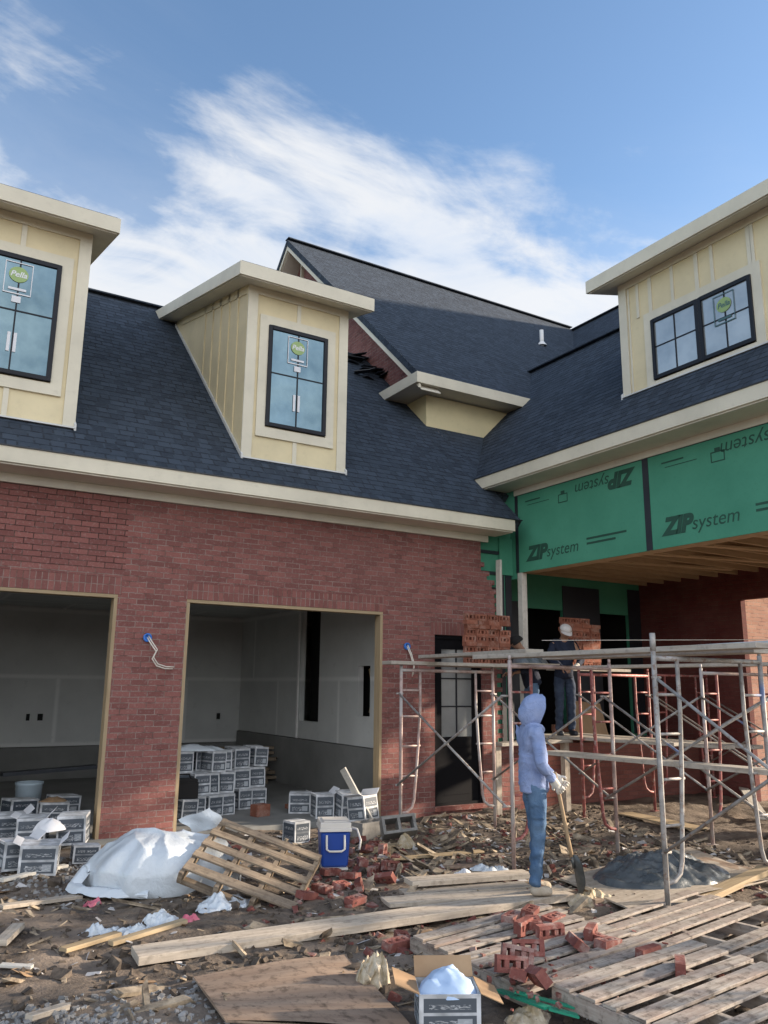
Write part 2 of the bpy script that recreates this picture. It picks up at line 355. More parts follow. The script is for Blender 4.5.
def mat_carton():
    t=NT('printed_carton'); tc=t.n('ShaderNodeTexCoord'); sep=t.n('ShaderNodeSeparateXYZ'); t.l(tc.outputs['UV'],sep.inputs[0])
    x,y=sep.outputs[0],sep.outputs[1]
    def band(v,a,b): return t.math('MULTIPLY',t.math('GREATER_THAN',v,a),t.math('LESS_THAN',v,b))
    inner=t.math('MULTIPLY',band(x,.07,.93),band(y,.08,.90))
    mp=t.n('ShaderNodeMapping'); mp.inputs['Scale'].default_value=(11,34,1); t.l(tc.outputs['UV'],mp.inputs['Vector']); cbx=t.n('ShaderNodeCombineXYZ'); t.l(t.math('MULTIPLY',t.rnd(),53),cbx.inputs[0]); t.l(t.math('MULTIPLY',t.rnd(),91),cbx.inputs[1]); t.l(cbx.outputs[0],mp.inputs['Location'])
    n=t.noise(mp.outputs['Vector'],1,2,.5)
    lines=t.math('MULTIPLY',t.math('GREATER_THAN',n,.52),t.math('MULTIPLY',band(x,.16,.84),t.math('ADD',band(y,.62,.74),band(y,.14,.34))))
    wht=t.math('MULTIPLY',band(x,.07,.93),band(y,.46,.54))
    blob=t.math('MULTIPLY',band(x,.62,.86),band(y,.14,.38))
    n2=t.noise(t.uv(src='Object'),6,3)
    paper=t.mix(t.ramp(n2,[(.4,0),(.62,1)]),(.36,.37,.38),(.64,.66,.69)); ink=t.mix(t.math('MULTIPLY',t.rnd(),.8),t.mix(n2,(.03,.04,.055),(.065,.08,.10)),(.11,.125,.145))
    c=t.mix(inner,paper,ink); c=t.mix(t.math('MULTIPLY',lines,.7),c,paper); c=t.mix(t.math('MULTIPLY',wht,t.rnd()),c,paper); c=t.mix(t.math('MULTIPLY',blob,t.rnd()),c,(.42,.45,.48))
    return t.out(c,.7,None,0,.3)
CARTON=mat_carton()
def mat_tarp():
    t=NT('plastic_sheet'); vec=t.uv(src='Object'); n=t.noise(vec,3.5,5,.65,.8); n2=t.noise(vec,14,4,.6,.5)
    c=t.mix(n,(.46,.52,.58),(.66,.70,.73)); t.b.inputs['Coat Weight'].default_value=.6; t.b.inputs['Coat Roughness'].default_value=.12; t.b.inputs['Subsurface Weight'].default_value=.0; return t.out(c,.35,t.bump(t.math('ADD',n,t.math('MULTIPLY',n2,.5)),.55,.03),0,.5)
TARP=mat_tarp()
def mat_cloth(name,cols,sc=6,bump=.4,rough=.9):
    t=NT(name); vec=t.uv(src='Object'); n=t.noise(vec,sc,4,.6,.4); n2=t.noise(vec,90,2,.5); n3=t.noise(vec,sc*2.5,3,.6,1.0)
    c=t.mix(t.ramp(n,[(.35,0),(.65,1)]),cols[0],cols[1]); c=t.mix(t.ramp(n2,[(.4,.15),(.7,0)]),c,tuple(x*.7 for x in cols[0]))
    return t.out(c,rough,t.bump(n3,bump,.02,t.bump(n2,.15,.002)),0,.2)
HOODIE=mat_cloth('lavender_fleece',[(.20,.27,.47),(.30,.37,.58)],4,1.0)
JEANS=mat_cloth('denim',[(.06,.115,.21),(.13,.21,.32)],4,.9)
NAVY=mat_cloth('navy_cloth',[(.012,.017,.032),(.025,.032,.055)])
JEANSD=mat_cloth('dark_denim',[(.022,.033,.06),(.06,.08,.12)],5)
CAPW=mat_cloth('pale_cap_cloth',[(.55,.53,.51),(.66,.64,.62)])
PINKC=mat_cloth('pink_plastic',[(.55,.12,.18),(.70,.25,.30)],5,.5,.5)
GLOVE=mat_cloth('glove_cloth',[(.60,.57,.50),(.72,.69,.63)])
SHOE=mat_cloth('tan_shoe',[(.36,.30,.23),(.48,.42,.34)])
SKIN=mat_simple_var('skin',[(.30,.17,.11),(.36,.21,.145)],.6,12,.1)
LIMEST=mat_paint('sticker_lime',(.28,.40,.15),.05,.5,.05)
STKBLUE=mat_paint('sticker_ink',(.05,.12,.13),.05,.5,.05)
COOLB=mat_paint('cooler_blue',(.015,.06,.30),.1,.4,.15)
COOLW=mat_paint('cooler_white',(.70,.66,.60),.05,.45,.15)
GREENP=mat_paint('green_strap',(.02,.26,.16),.1,.45,.1)
CABLE=mat_paint('white_cable',(.66,.62,.55),.05,.5,.1)
EARTHY=mat_simple_var('shovel_steel',[(.10,.11,.11),(.22,.22,.21)],.5,7,.3,.6)
HANDLEW=mat_wood('tool_handle',[(.36,.25,.15),(.46,.33,.20),(.4,.3,.2)])
CZ_SEED=3.7; SKYT=(1.02,1.11,1.20); CLB=3.95; CLOUD_FILL=2.4; EXPO=1.24
# ================================================================= THE HOUSE
PT=.9167
house=empty('brick_house',(0,0,0),'unfinished red brick house with dark shingle roofs, cream dormers and two open garage bays','house')
def part(mb,name,mat,parent=None,**k): return mb.build(name,mat,parent or house,**k)
# --- garage front wall (brick face on y=0)
T=.12
b=MB(); ZT=3.93; HD=2.74
b.box(-4.8,-3.68,0,T,-.25,ZT)
b.box(-3.68,-.84,0,T,HD+.203,ZT)
b.box(-.84,0,0,T,-.25,HD+.203); b.box(-.84,0,0,T,HD+.203,ZT)
b.box(0,2.84,0,T,HD+.203,ZT)
b.box(2.84,3.73,0,T,-.25,ZT)
b.box(3.73,4.60,0,T,-.25,.06); b.box(3.73,4.60,0,T,2.66,ZT)
b.box(4.60,4.72,0,T,-.25,.9)
b.box(4.72,5.30,0,T,-.25,.9)
rh=.0677; z=.9; k=0
while z<ZT-.01:                                         # toothed end of the unfinished brickwork
    z1=min(z+rh,ZT)
    xe=4.93-.04*max(0,z-2.4) if z<3.2 else 4.86-(z-3.2)*.72
    xe+= .055 if k%2 else -.05
    b.box(4.60,max(4.62,xe),0,T,z,z1) if xe>4.62 else None
    z=z1; k+=1
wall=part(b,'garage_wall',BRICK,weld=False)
for (x0,x1) in ((-3.72,-.80),(-.04,2.88)):
    s=MB(); s.box(x0,x1,-.006,T-.01,HD,HD+.2); part(s,'soldier_course',SOLDIER)
s=MB(); s.box(3.66,4.66,-.006,T-.01,2.46,2.66); part(s,'soldier_course',SOLDIER)
s=MB(); s.box(3.70,4.63,-.05,T,.0,.058); part(s,'door_sill',BRICKU)
# green backing behind the toothed end, black seams
s=MB(); s.box(4.2,5.314,T+.01,T+.03,-.2,4.2); part(s,'wall_sheathing',ZIP)
s=MB()
for zz in (3.78,3.45,3.2,2.9): s.box(4.45,5.05,T-.02,T+.008,zz,zz+.05)
s.box(5.06,5.15,T-.01,T+.008,.9,4.0); s.box(5.18,5.3,T-.01,T+.007,.9,3.5); part(s,'felt_or_shade_strip',BLACKTAPE)
s=MB(); s.bar((4.90,-.06,2.50),(4.91,-.06,3.66),.10,.04,up=(1,0,0)); part(s,'story_pole',WHITEWOOD)
# garage shell
s=MB(); s.box(-4.8,-4.68,T,6.7,-.25,3.9); s.box(-4.8,5.3,6.62,6.74,-.25,3.9); s.box(-4.8,5.3,.0+T+.04,6.6,3.10,3.16); part(s,'garage_shell',DRYWALL)
s=MB(); s.box(-4.68,3.3,6.5,6.62,.57,3.1); part(s,'drywall',DRYWALL)
s=MB()
X=3.3
for (y0,y1,z0,z1) in ((T+.02,1.12,.8,3.1),(1.12,1.5,.8,1.25),(1.12,1.5,2.02,3.1),(1.5,2.86,.8,3.1),(2.86,3.62,.8,1.1),(2.86,3.62,3.04,3.1),(3.62,6.5,.8,3.1)):
    s.box(X,X+.1,y0,y1,z0,z1)
part(s,'drywall',DRYWALL)
s=MB(); s.box(X+.35,X+.45,1.0,3.9,.8,3.1); part(s,'dark_recess',DARK)  # near-black panel gives the unlit space behind the openings its darkness
s=MB(); s.bar((X+.2,1.2,1.3),(X+.2,1.45,1.98),.05,.05); s.bar((X+.2,1.44,1.3),(X+.2,1.2,1.98),.04,.04); part(s,'wall_stud',LUMBER)
s=MB(); s.box(-4.68,X-.02,6.38,6.62,0,.56); s.box(X-.08,X+.1,T+.02,6.38,0,.79); part(s,'stem_wall',CONC)
s=MB(); s.box(-4.68,X+.1,-.02,6.6,-.3,0); part(s,'floor_slab',CONC)
s=MB(); s.box(3.27,3.298,3.65,3.70,.8,3.1); part(s,'corner_bead',WHITEPL)
for (x,zz,w) in ((-.77,1.09,.06),(-.56,1.09,.09),(2.85,1.08,.07)):
    s=MB(); s.box(x-w/2,x+w/2,6.485,6.505,zz-.06,zz+.06); part(s,'outlet_box',DARK)
# door jambs
for (x0,x1) in ((-3.68,-.84),(0,2.84)):
    s=MB()
    s.bar((x0+.02,.075,0),(x0+.02,.075,HD-.045),.15,.04,up=(1,0,0)); s.bar((x1-.02,.075,0),(x1-.02,.075,HD-.045),.15,.04,up=(1,0,0))
    s.bar((x0,.075,HD-.022),(x1,.075,HD-.022),.15,.04); part(s,'door_jamb',LUMBER)
# narrow glazed door
s=MB(); x0,x1,z0,z1=3.735,4.595,.06,2.455
s.box(x0,x0+.05,.0+.03,T,z0,z1); s.box(x1-.05,x1,.03,T,z0,z1); s.box(x0+.05,x1-.05,.03,T,z1-.05,z1); s.box(x0+.05,x1-.05,.03,T,z0,z0+.04)
s.box(x0+.05,x0+.15,.055,.1,z0+.04,z1-.05); s.box(x1-.15,x1-.05,.055,.1,z0+.04,z1-.05); s.box(x0+.15,x1-.15,.055,.1,z0+.04,1.0); s.box(x0+.15,x1-.15,.055,.1,z1-.20,z1-.05)
door=part(s,'door',DOORBLK)
s=MB(); s.box(x0+.15,x1-.15,.075,.085,1.0,z1-.20); part(s,'door_pane',GLASSD,door)
s=MB(); s.box(4.155,4.175,.062,.09,1.0,z1-.2)
for zz in (1.42,1.82): s.box(x0+.15,x1-.15,.063,.091,zz,zz+.02)
part(s,'muntin',FRAMEBLK,door)
s=MB(); s.box(x0+.2,x1-.2,.05,.056,.2,.21); s.box(x0+.2,x1-.2,.05,.056,.85,.86); part(s,'door_panel',DOORBLK,door)
# electrical boxes with cable tails
for (x,zz,pts) in ((-.46,2.245,[(0,0,0),(.04,-.05,-.08),(.10,-.06,-.16),(.06,-.06,-.25),(.12,-.05,-.33),(.22,-.05,-.36),(.32,-.04,-.36)]),(3.24,2.27,[(0,0,0),(.03,-.05,-.12),(.08,-.06,-.28),(.06,-.05,-.42)])):
    s=MB(); s.lathe([(.0,.0),(.05,0),(.052,.03),(.036,.032),(.034,.01),(0,.01)],14); s.xf(Matrix.Translation((x,0,zz))@Matrix.Rotation(R(90),4,'X')); jb=part(s,'junction_box',BLUEBOX)
    for off in (0,.022):
        s=MB(); s.tube([(x+p[0]+off*.6,p[1]-.01,zz+p[2]+off) for p in pts],.008,6); part(s,'cable',CABLE,jb)
# --- roofs (stepped shingle courses)
def roof(name,P0,U,V,W,L,thick=.12,e=.145,step=.003):
    P0=Vector(P0);U=Vector(U).normalized();V=Vector(V).normalized();N=U.cross(V).normalized()
    s=MB(); n=int(math.ceil(L/e)); o=random.random()*3
    for k in range(n):
        a=k*e; c=min((k+1)*e,L)
        p=[P0+V*a+N*step,P0+U*W+V*a+N*step,P0+U*W+V*c,P0+V*c]
        s.face(p,[(o,a),(o+W,a),(o+W,c-.002),(o,c-.002)])
        s.face([P0+V*a,P0+U*W+V*a,P0+U*W+V*a+N*step,P0+V*a+N*step],[(o,a+.002)]*4)
    q=[P0,P0+U*W,P0+U*W+V*L,P0+V*L]; d=[x-N*thick for x in q]
    s.face(d[::-1]); 
    for k in range(4): s.face([d[k],d[(k+1)%4],q[(k+1)%4],q[k]])
    return part(s,name,SHINGLE,weld=False)
S=math.sqrt(1+PT*PT)
ZE=4.235; YE=-.45
YR=4.2; LR=(YR-YE)*S; ZR=ZE+PT*(YR-YE)
roof('garage_roof',(-5.2,YE,ZE),(1,0,0),(0,1,PT),10.26,LR)
roof('garage_roof',(5.06,.15,ZE+PT*(.15-YE)),(1,0,0),(0,1,PT),1.14,(YR-.15)*S)
roof('garage_roof',(5.1,YR+(YR-YE),ZE),(-1,0,0),(0,-1,PT),10.3,LR)
PW=1.0; SW=math.sqrt(2); XW=4.867; ZW=5.06; XR=8.31; LW=(XR-XW)*SW; ZWR=ZW+PW*(XR-XW)
YN=-8.6
roof('wing_roof',(XW,5.2,ZW),(0,-1,0),(1,0,PW),5.2-YN,LW)
roof('wing_roof',(2*XR-XW,YN,ZW),(0,1,0),(-1,0,PW),5.2-YN,LW)
s=MB(); s.bar((XR,5.2,ZWR+.02),(XR,YN,ZWR+.02),.2,.025); part(s,'ridge_cap',SHINGLE)
# main block
XM=4.4; YM=1.48; ZM=7.21; PM=.932; SM=math.sqrt(1+PM*PM); YMR=7.54; ZMR=ZM+PM*(YMR-YM); XME=14.2
roof('main_roof',(XM,YM,ZM),(1,0,0),(0,1,PM),XME-XM,(YMR-YM)*SM)
roof('main_roof',(XME,2*YMR-YM,ZM),(-1,0,0),(0,-1,PM),XME-XM,(YMR-YM)*SM)
# cross gable behind the wing: its ridge runs forward from the main ridge, lengthened unseen to shade roof and dormers
roof('main_roof',(XME-5.0,YMR,ZMR-5.0*PT-.12),(0,-1,0),(1,0,PT),15.6,5.0*S)
roof('main_roof',(XME+5.0,YMR-15.6,ZMR-5.0*PT-.12),(0,1,0),(-1,0,PT),15.6,5.0*S)
s=MB(); s.bar((XM,YMR,ZMR+.02),(XME,YMR,ZMR+.02),.2,.025); part(s,'ridge_cap',SHINGLE)
s=MB(); s.bar((XME,YMR,ZMR-.10),(XME,YMR-15.6,ZMR-.10),.2,.025); part(s,'ridge_cap',SHINGLE)
s=MB(); s.bar((-5.2,YR,ZR+.02),(5.0,YR,ZR+.02),.2,.025); part(s,'ridge_cap',SHINGLE)
s=MB(); yv=YMR-15.5; s.prism([(XME-4.9,yv,ZMR-5.0*PT-.2),(XME+4.9,yv,ZMR-5.0*PT-.2),(XME,yv,ZMR-.25)],(0,.1,0)); part(s,'gable_wall',SIDING)  # unseen end of the lengthened gable
# gable wall of the main block, facing the garage
XG=4.9
s=MB(); yb=YM+.45; hb=ZM-.1
s.prism([(XG,yb,6.0),(XG,2*YMR-yb,6.0),(XG,2*YMR-yb,hb+PM*.45-.1),(XG,YMR,ZMR-.22),(XG,yb,hb+PM*.45-.1)],(.12,0,0)); part(s,'gable_wall',BRICK)
s=MB(); s.bar((XG-.03,YMR,ZMR-2.1),(XG-.03,YMR,ZMR-.3),.1,.05,up=(0,1,0)); part(s,'gable_batten',TRIM)
s=MB()
for sg in (1,-1):
    a=Vector((XM+.02,YMR,ZMR-.13)); c=Vector((XM+.02,YMR-sg*(YMR-YM),ZM-.13))
    s.bar(a,c,.05,.24,up=(1,0,0)) if False else s.prism([a+Vector((0,0,.12)),c+Vector((0,0,.12)),c+Vector((0,0,-.16)),a+Vector((0,0,-.16))],(.05,0,0))
part(s,'rake_board',TRIM)
s=MB()
for sg in (1,-1):
    a=Vector((XM+.07,YMR,ZMR-.30)); c=Vector((XM+.07,YMR-sg*(YMR-YM),ZM-.30)); s.prism([a,c,c+Vector((0,0,-.02)),a+Vector((0,0,-.02))],(XG-XM-.07,0,0))
part(s,'rake_soffit',SOFFIT)
# boxed eave return
zt=ZM-.005; 
s=MB(); s.box(XM-.03,9.6,YM-.03,YM+.01,zt-.20,zt); s.box(XM-.03,XM+.01,YM+.012,YM+1.5,zt-.20,zt); part(s,'fascia',TRIM)
s=MB(); s.box(XM+.012,9.6,YM+.012,YM+.47,zt-.19,zt-.165); s.box(XM+.012,XG,YM+.472,YM+1.5,zt-.19,zt-.165); part(s,'soffit',SOFFIT)
s=MB(); s.box(XG-.03,9.6,yb-.03,yb-.002,5.9,zt-.21); s.box(XG-.03,XG-.002,yb-.002,yb+1.1,5.9,zt-.21); part(s,'frieze_wall',SIDING2)
# torn felt by the gable foot
for k in range(14):
    s=MB(); x=random.uniform(4.1,4.95); y=random.uniform(3.2,4.1); zz=ZE+PT*(y-YE)+.04
    s.bar((x,y,zz),(x+random.uniform(.2,.5),y+random.uniform(-.15,.15),zz+random.uniform(-.05,.16)),random.uniform(.1,.25),.015); 
    if k==0: felt=s
    else:
        n0=len(felt.v); felt.v+=s.v; felt.f+=[[i+n0 for i in f] for f in s.f]; felt.uv+=s.uv; felt.mi+=s.mi; felt.sm+=s.sm
part(felt,'torn_felt',BLACKTAPE)
# vent pipe
s=MB(); yv,xv=5.05,10.68; zv=ZM+PM*(yv-YM); s.tube([(xv,yv,zv-.1),(xv,yv,zv+.42)],.055,10); s.lathe([(.13,-.02),(.11,.02),(.06,.09)],12) ; 
vp=part(s,'vent_pipe',WHITEPL)
for v in vp.data.vertices:
    if abs(v.co.x)<.3: v.co+=Vector((xv,yv,zv))
# --- garage eave
s=MB(); s.box(-5.2,4.9,YE-.03,YE,ZE-.185,ZE-.012); part(s,'fascia',TRIM)
s=MB(); s.box(-5.2,4.88,YE+.002,-.02,ZE-.205,ZE-.18); part(s,'soffit',SOFFIT)
s=MB(); s.box(-5.2,4.72,-.045,-.003,ZT-.005,ZE-.207); part(s,'frieze',SOFFIT)
s=MB(); s.box(-5.2,5.04,YE-.045,YE+.01,ZE-.010,ZE+.004); part(s,'drip_edge',BLACKTAPE)
# --- wing eave, sheathing, beam, porch
s=MB(); s.box(XW-.03,XW,YN,.95,ZW-.195,ZW-.012); part(s,'fascia',TRIM)
s=MB(); s.box(XW+.002,5.36,YN,.5,ZW-.215,ZW-.19); part(s,'soffit',SOFFIT)
s=MB(); s.box(5.295,5.315,YN,.0,4.745,ZW-.217); part(s,'frieze',SOFFIT)
s=MB(); s.box(XW-.045,XW+.01,YN,.95,ZW-.010,ZW+.004); part(s,'drip_edge',BLACKTAPE)
XP=5.317; PZ0,PZ1=3.49,4.74
def put_text(pn,body,size,y,z,flip=False,shear=.18,offset=0):
    v,f=text_geo(body,size,shear,offset); mb=MB()
    if not v: return
    sg=-1 if flip else 1
    vv=[Vector((XP-.004,y-sg*p.x,z+sg*p.y)) for p in v]
    mb.add_mesh(vv,f); part(mb,'lettering',INK,pn)
yy=0
for k,(y1,y0) in enumerate(((-.0,-2.655),(-2.70,-5.14),(-5.18,-7.62),(-7.66,YN))):
    s=MB(); s.box(XP,XP+.02,y0,y1,PZ0,PZ1); pn=part(s,'sheathing_panel',ZIP)
    t=MB()
    if k<3:
        a=y1-(.27 if k==0 else .22)
        put_text(pn,'ZIP',.30,a,3.66,offset=.018,shear=.25); put_text(pn,'system',.245,a-.43,3.665,shear=.2)
        put_text(pn,'ZIP',.30,y0+.18,4.66,True,offset=.018,shear=.25); put_text(pn,'system',.245,y0+.61,4.655,True,shear=.2)
        for q in range(2): 
            yq=y1-1.55; t.box(XP-.004,XP-.003,yq-.75+.2*q,yq,3.80-.07*q,3.83-.07*q)
        t.box(XP-.004,XP-.003,y1-.6,y1-.25,4.60,4.62); t.box(XP-.004,XP-.003,y1-.8,y1-.3,4.54,4.55)
        yq=y1-1.0
        for (ya,yb_,za,zb) in ((0,.2,4.44,4.455),(0,.015,4.455,4.56),(.185,.2,4.455,4.56),(.0,.2,4.56,4.575),(.06,.14,4.575,4.62)): t.box(XP-.004,XP-.003,yq-yb_,yq-ya,za,zb)
        part(t,'printed_mark',INK,pn)
s=MB()
for yq in (-2.68,-5.16,-7.64): s.box(XP-.008,XP-.0045,yq-.05,yq+.05,PZ0,PZ1)
s.box(XP-.007,XP-.001,YN,0,PZ1-.002,PZ1+.006) ; s.box(XP-.0075,XP-.002,-.07,.0,PZ0,PZ1); part(s,'seam_tape',BLACKTAPE)
s=MB(); s.box(XP,XP+.02,.002,.4,3.4,4.9); s.box(5.05,XP-.002,T-.03,T+.004,3.46,4.05); part(s,'wall_sheathing',ZIP)
s=MB(); s.box(XP+.022,XP+.30,YN,0,PZ0+.012,PZ0+.34); part(s,'beam',JOIST)
s=MB(); s.box(XP+.3,9.4,YN,1.14,3.93,3.95); part(s,'ceiling_deck',JOIST)
s=MB(); y=.95
while y>YN: s.bar((XP+.3,y,3.80),(9.4,y,3.80),.045,.24); y-=.40
part(s,'joist',JOIST)
s=MB()
for k in range(5): y=-.6-k*.9; s.bar((XP+.35,y,3.69),(XP+3.6,y-.7,3.70),.12,.03)
part(s,'ceiling_brace',JOIST)
s=MB(); s.bar((5.36,-.07,.87),(5.37,-.07,PZ0),.10,.10,up=(1,0,0)); part(s,'porch_post',WHITEWOOD)
for yq in (-4.9,-8.4):
    s=MB(); s.bar((5.45,yq,-.15),(5.45,yq,PZ0),.14,.14,up=(1,0,0)); part(s,'porch_post',LUMBER)
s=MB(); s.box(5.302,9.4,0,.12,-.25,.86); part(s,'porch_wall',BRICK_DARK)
s=MB(); s.box(5.30,9.4,.121,1.3,.5,.855); part(s,'porch_floor',CONC)
s=MB()
for (a,c_,z0,z1) in ((5.2,6.3,.86,3.93),(6.3,7.35,3.1,3.93),(7.35,8.3,.86,3.93),(8.3,9.05,3.1,3.93),(9.05,9.4,.86,3.93)): s.box(a,c_,1.14,1.2,z0,z1)
s.box(5.2,5.3,.15,1.14,.86,3.93); part(s,'wall_sheathing',ZIP)
s=MB(); s.box(7.36,8.29,1.125,1.138,.9,3.55); s.box(9.06,9.39,1.125,1.138,.9,3.6); s.box(6.0,6.29,1.125,1.138,.9,3.2); part(s,'felt_or_shade_strip',BLACKTAPE)  # black sheets over the piers put the back wall's shade into colour
s=MB(); s.box(5.3,9.4,2.4,2.5,.5,3.9); s.box(5.3,5.4,1.2,2.4,.5,3.9); s.box(9.3,9.4,1.2,2.4,.5,3.9); s.box(5.3,9.4,1.2,2.4,3.9,3.95); part(s,'dark_recess',DARK)  # room lined near-black so its shade comes from the colour
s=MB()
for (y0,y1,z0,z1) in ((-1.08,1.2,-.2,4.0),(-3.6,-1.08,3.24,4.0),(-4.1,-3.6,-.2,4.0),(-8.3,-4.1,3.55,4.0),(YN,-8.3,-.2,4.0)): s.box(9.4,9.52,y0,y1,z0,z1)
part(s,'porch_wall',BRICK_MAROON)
s=MB(); s.box(9.525,12.4,-.95,-.83,-.2,3.9); part(s,'porch_wall',BRICK_SUNLIT)
s=MB(); s.box(9.525,11.7,YN,-.83,3.93,3.96); part(s,'ceiling_deck',JOIST)
s=MB(); s.box(11.3,11.42,-.83,5.2,-.2,5.0); s.box(11.3,11.42,YN,-.96,3.97,5.0); part(s,'porch_wall',BRICK_SUNLIT)
s=MB(); s.prism([(5.4,YN+.12,4.75),(2*XR-XW-.45,YN+.12,4.75),(XR,YN+.12,ZWR-.3)],(0,.1,0)); s.box(5.4,2*XR-XW-.45,YN+.12,YN+.22,3.49,4.74); part(s,'gable_wall',SIDING)
s=MB(); s.box(5.3,14.0,5.0,13.0,-.2,6.6); part(s,'unseen_rear_block',BRICK_DARK)
s=MB(); s.box(12.0,18.0,-7.7,4.98,5.9,8.4); part(s,'unseen_rear_block',SIDING)  # unseen mass added under the shading gable, raised clear of the low sun
for (xq,yq) in ((12.2,4.7),(17.8,-7.5),(17.8,4.7)):
    s=MB(); s.box(xq-.18,xq+.18,yq-.18,yq+.18,-.2,5.9); part(s,'porch_post',LUMBER)  # unseen posts added to carry that raised mass
# --- dormers
def dormer(loc,rz,w,win,h=2.62,wins=1,sticker=True,side=.25,pt=PT):
    OV=.31; SL=.243; FT=.185
    D=empty('dormer',loc,rz=rz); D.parent=house
    zf=lambda y:h-FT+ (y+OV)*SL
    s=MB(); yb=3.55
    s.prism([(0,0,-.12),(0,yb,pt*yb-.2),(0,yb,zf(yb)),(0,0,zf(0))],(w,0,0))
    bd=s.build('dormer_wall',SIDING,D)
    # trim: corner boards, head band, casing, battens
    p=-.022; t=MB()
    ca=.125
    t.box(-.02,ca,p,-.001,-.02,zf(0)-.02); t.box(w-ca,w+.02,p,-.001,-.02,zf(0)-.02)
    t.box(ca,w-ca,p,-.001,zf(0)-.13,zf(0)-.02)
    x0,x1,z0,z1=win
    t.box(x0-.13,x0,p-.004,-.001,z0-.02,z1+.14); t.box(x1,x1+.13,p-.004,-.001,z0-.02,z1+.14); t.box(x0,x1,p-.004,-.001,z1,z1+.14); t.box(x0-.13,x1+.13,p-.008,-.001,z0-.16,z0-.02)
    for k in range(wins+1):
        xx=x0+(x1-x0)*(k+ (0.5 if wins==1 else 0))/max(1,wins)
        if wins==1 and k: break
        t.box(xx-.03,xx+.03,p+.006,-.001,z1+.145,zf(0)-.135)
        if z0>.3: t.box(xx-.03,xx+.03,p+.006,-.001,-.02,z0-.165)
    if wins==2:
        for xx in (.33,.95,1.6,2.2): t.box(xx-.025,xx+.025,p+.006,-.001,z1+.145,zf(0)-.135)
        t.box(ca+.02,ca+.05,p+.01,-.001,0,zf(0)-.14)
    t.build('corner_trim',TRIM,D)
    t=MB()
    for sx,xx in ((-1,0),(1,w)):
        a=xx if sx>0 else xx-.014
        for k in range(6):
            y=.03+k*.37
            zb=pt*y-.05; zt_=zf(y)
            t.box(a,a+.014,y,y+.05,zb,zt_)
        t.prism([(a,.08,zf(.08)-.14),(a,3.2,zf(3.2)-.14),(a,3.2,zf(3.2)),(a,.08,zf(.08))],(.018*1,0,0))
    t.build('batten',SIDING,D)
    t=MB()
    for xx in (-.03,w+.005):
        t.prism([(xx,-.06,-.06),(xx,yb,pt*yb-.0),(xx,yb,pt*yb+.055),(xx,.03,.09),(xx,-.06,.02)],(.025,0,0))
    t.bar((-.02,-.04,-.025),(w+.02,-.04,-.025),.05,.02); t.build('flashing',FLASH,D)
    # roof slab with deep fascia
    t=MB(); yb2=4.15
    top=[(-side,-OV,h),(w+side,-OV,h),(w+side,yb2,h+(yb2+OV)*SL),(-side,yb2,h+(yb2+OV)*SL)]
    bot=[(x,y,z-FT-.012) for x,y,z in top]
    t.hexa(bot+top); t.build('dormer_roof',SOFFIT,D)
    t=MB(); f=.03
    A=[Vector(q) for q in top]; dz=Vector((0,0,-FT))
    t.prism([A[0]+Vector((-f,-f,.01)),A[1]+Vector((f,-f,.01)),A[1]+Vector((f,-f,0))+dz,A[0]+Vector((-f,-f,0))+dz],(0,f,0))
    for q,e in ((0,-f),(1,0)):
        c=A[q]; d=A[3 if q==0 else 2]
        t.prism([c+Vector((e,.001,.01)),d+Vector((e,0,.01)),d+Vector((e,0,0))+dz,c+Vector((e,.001,0))+dz],(f,0,0))
    t.build('fascia',TRIM,D)
    t=MB(); q=[Vector(v)+Vector((0,0,.012)) for v in top]; t.hexa(q+[v+Vector((0,0,.02)) for v in q]); t.build('roof_membrane',SHINGLE,D)
    # windows
    n=wins; ww=(x1-x0)/n
    for k in range(n):
        a=x0+k*ww; c=a+ww; fw=.055
        t=MB(); t.box(a,a+fw,-.05,-.002,z0,z1); t.box(c-fw,c,-.05,-.002,z0,z1); t.box(a+fw,c-fw,-.05,-.002,z0,z0+fw); t.box(a+fw,c-fw,-.05,-.002,z1-fw,z1)
        t.build('window_frame',FRAMEBLK,D,bevel=.004)
        t=MB(); t.box(a+fw,c-fw,-.028,-.012,z0+fw,z1-fw); t.build('window_pane',GLASS if wins==1 else GLASSP,D)
        t=MB(); xm=(a+c)/2; zm=z0+(z1-z0)*.53; t.box(xm-.009,xm+.009,-.036,-.029,z0+fw,z1-fw); t.box(a+fw,c-fw,-.035,-.0295,zm-.009,zm+.009); t.build('muntin',FRAMEBLK,D)
        if sticker and (k==n-1):
            cx,cz,r=xm-.01,z1-.25,.108
            t=MB(); pts=[(cx+r*math.cos(i*math.pi/16),-.0375,cz+r*.92*math.sin(i*math.pi/16)) for i in range(32)]; t.prism(pts,(0,.001,0)); t.build('window_sticker',LIMEST,D)
            t=MB(); v,fc=text_geo('Pella',.10,.25,.002); mx=max(p_.x for p_ in v)/2
            t.add_mesh([Vector((cx-mx+p_.x,-.0392,cz-.03+p_.y)) for p_ in v],fc)
            q=.155
            for (e0,e1,e2,e3) in ((-q,q,-q-.1,-q-.085),(-q,q,q-.01,q),(-q,-q+.01,-q-.085,q-.01),(q-.01,q,-q-.085,q-.01),(-.1,.1,-q-.05,-q-.02)): t.box(cx+e0,cx+e1,-.0388,-.0382,cz+e2,cz+e3)
            t.build('sticker_print',STKBLUE if n==2 else PAPERW,D)
            if n==2: continue
            t=MB(); 
            for dx in (-.05,.02): t.box(cx+dx,cx+dx+.035,-.0388,-.0375,z0+.28,z0+.52)
            t.box(cx-.05,cx+.05,-.0388,-.0376,cz-.36,cz-.28); t.build('window_tag',PAPERW,D)
    return D
dormer((.64,.06,4.70),0,1.545,(.30,1.225,.475,1.955))
dormer((-3.06,.06,4.72),0,1.545,(.315,1.24,.50,2.01),h=2.68)
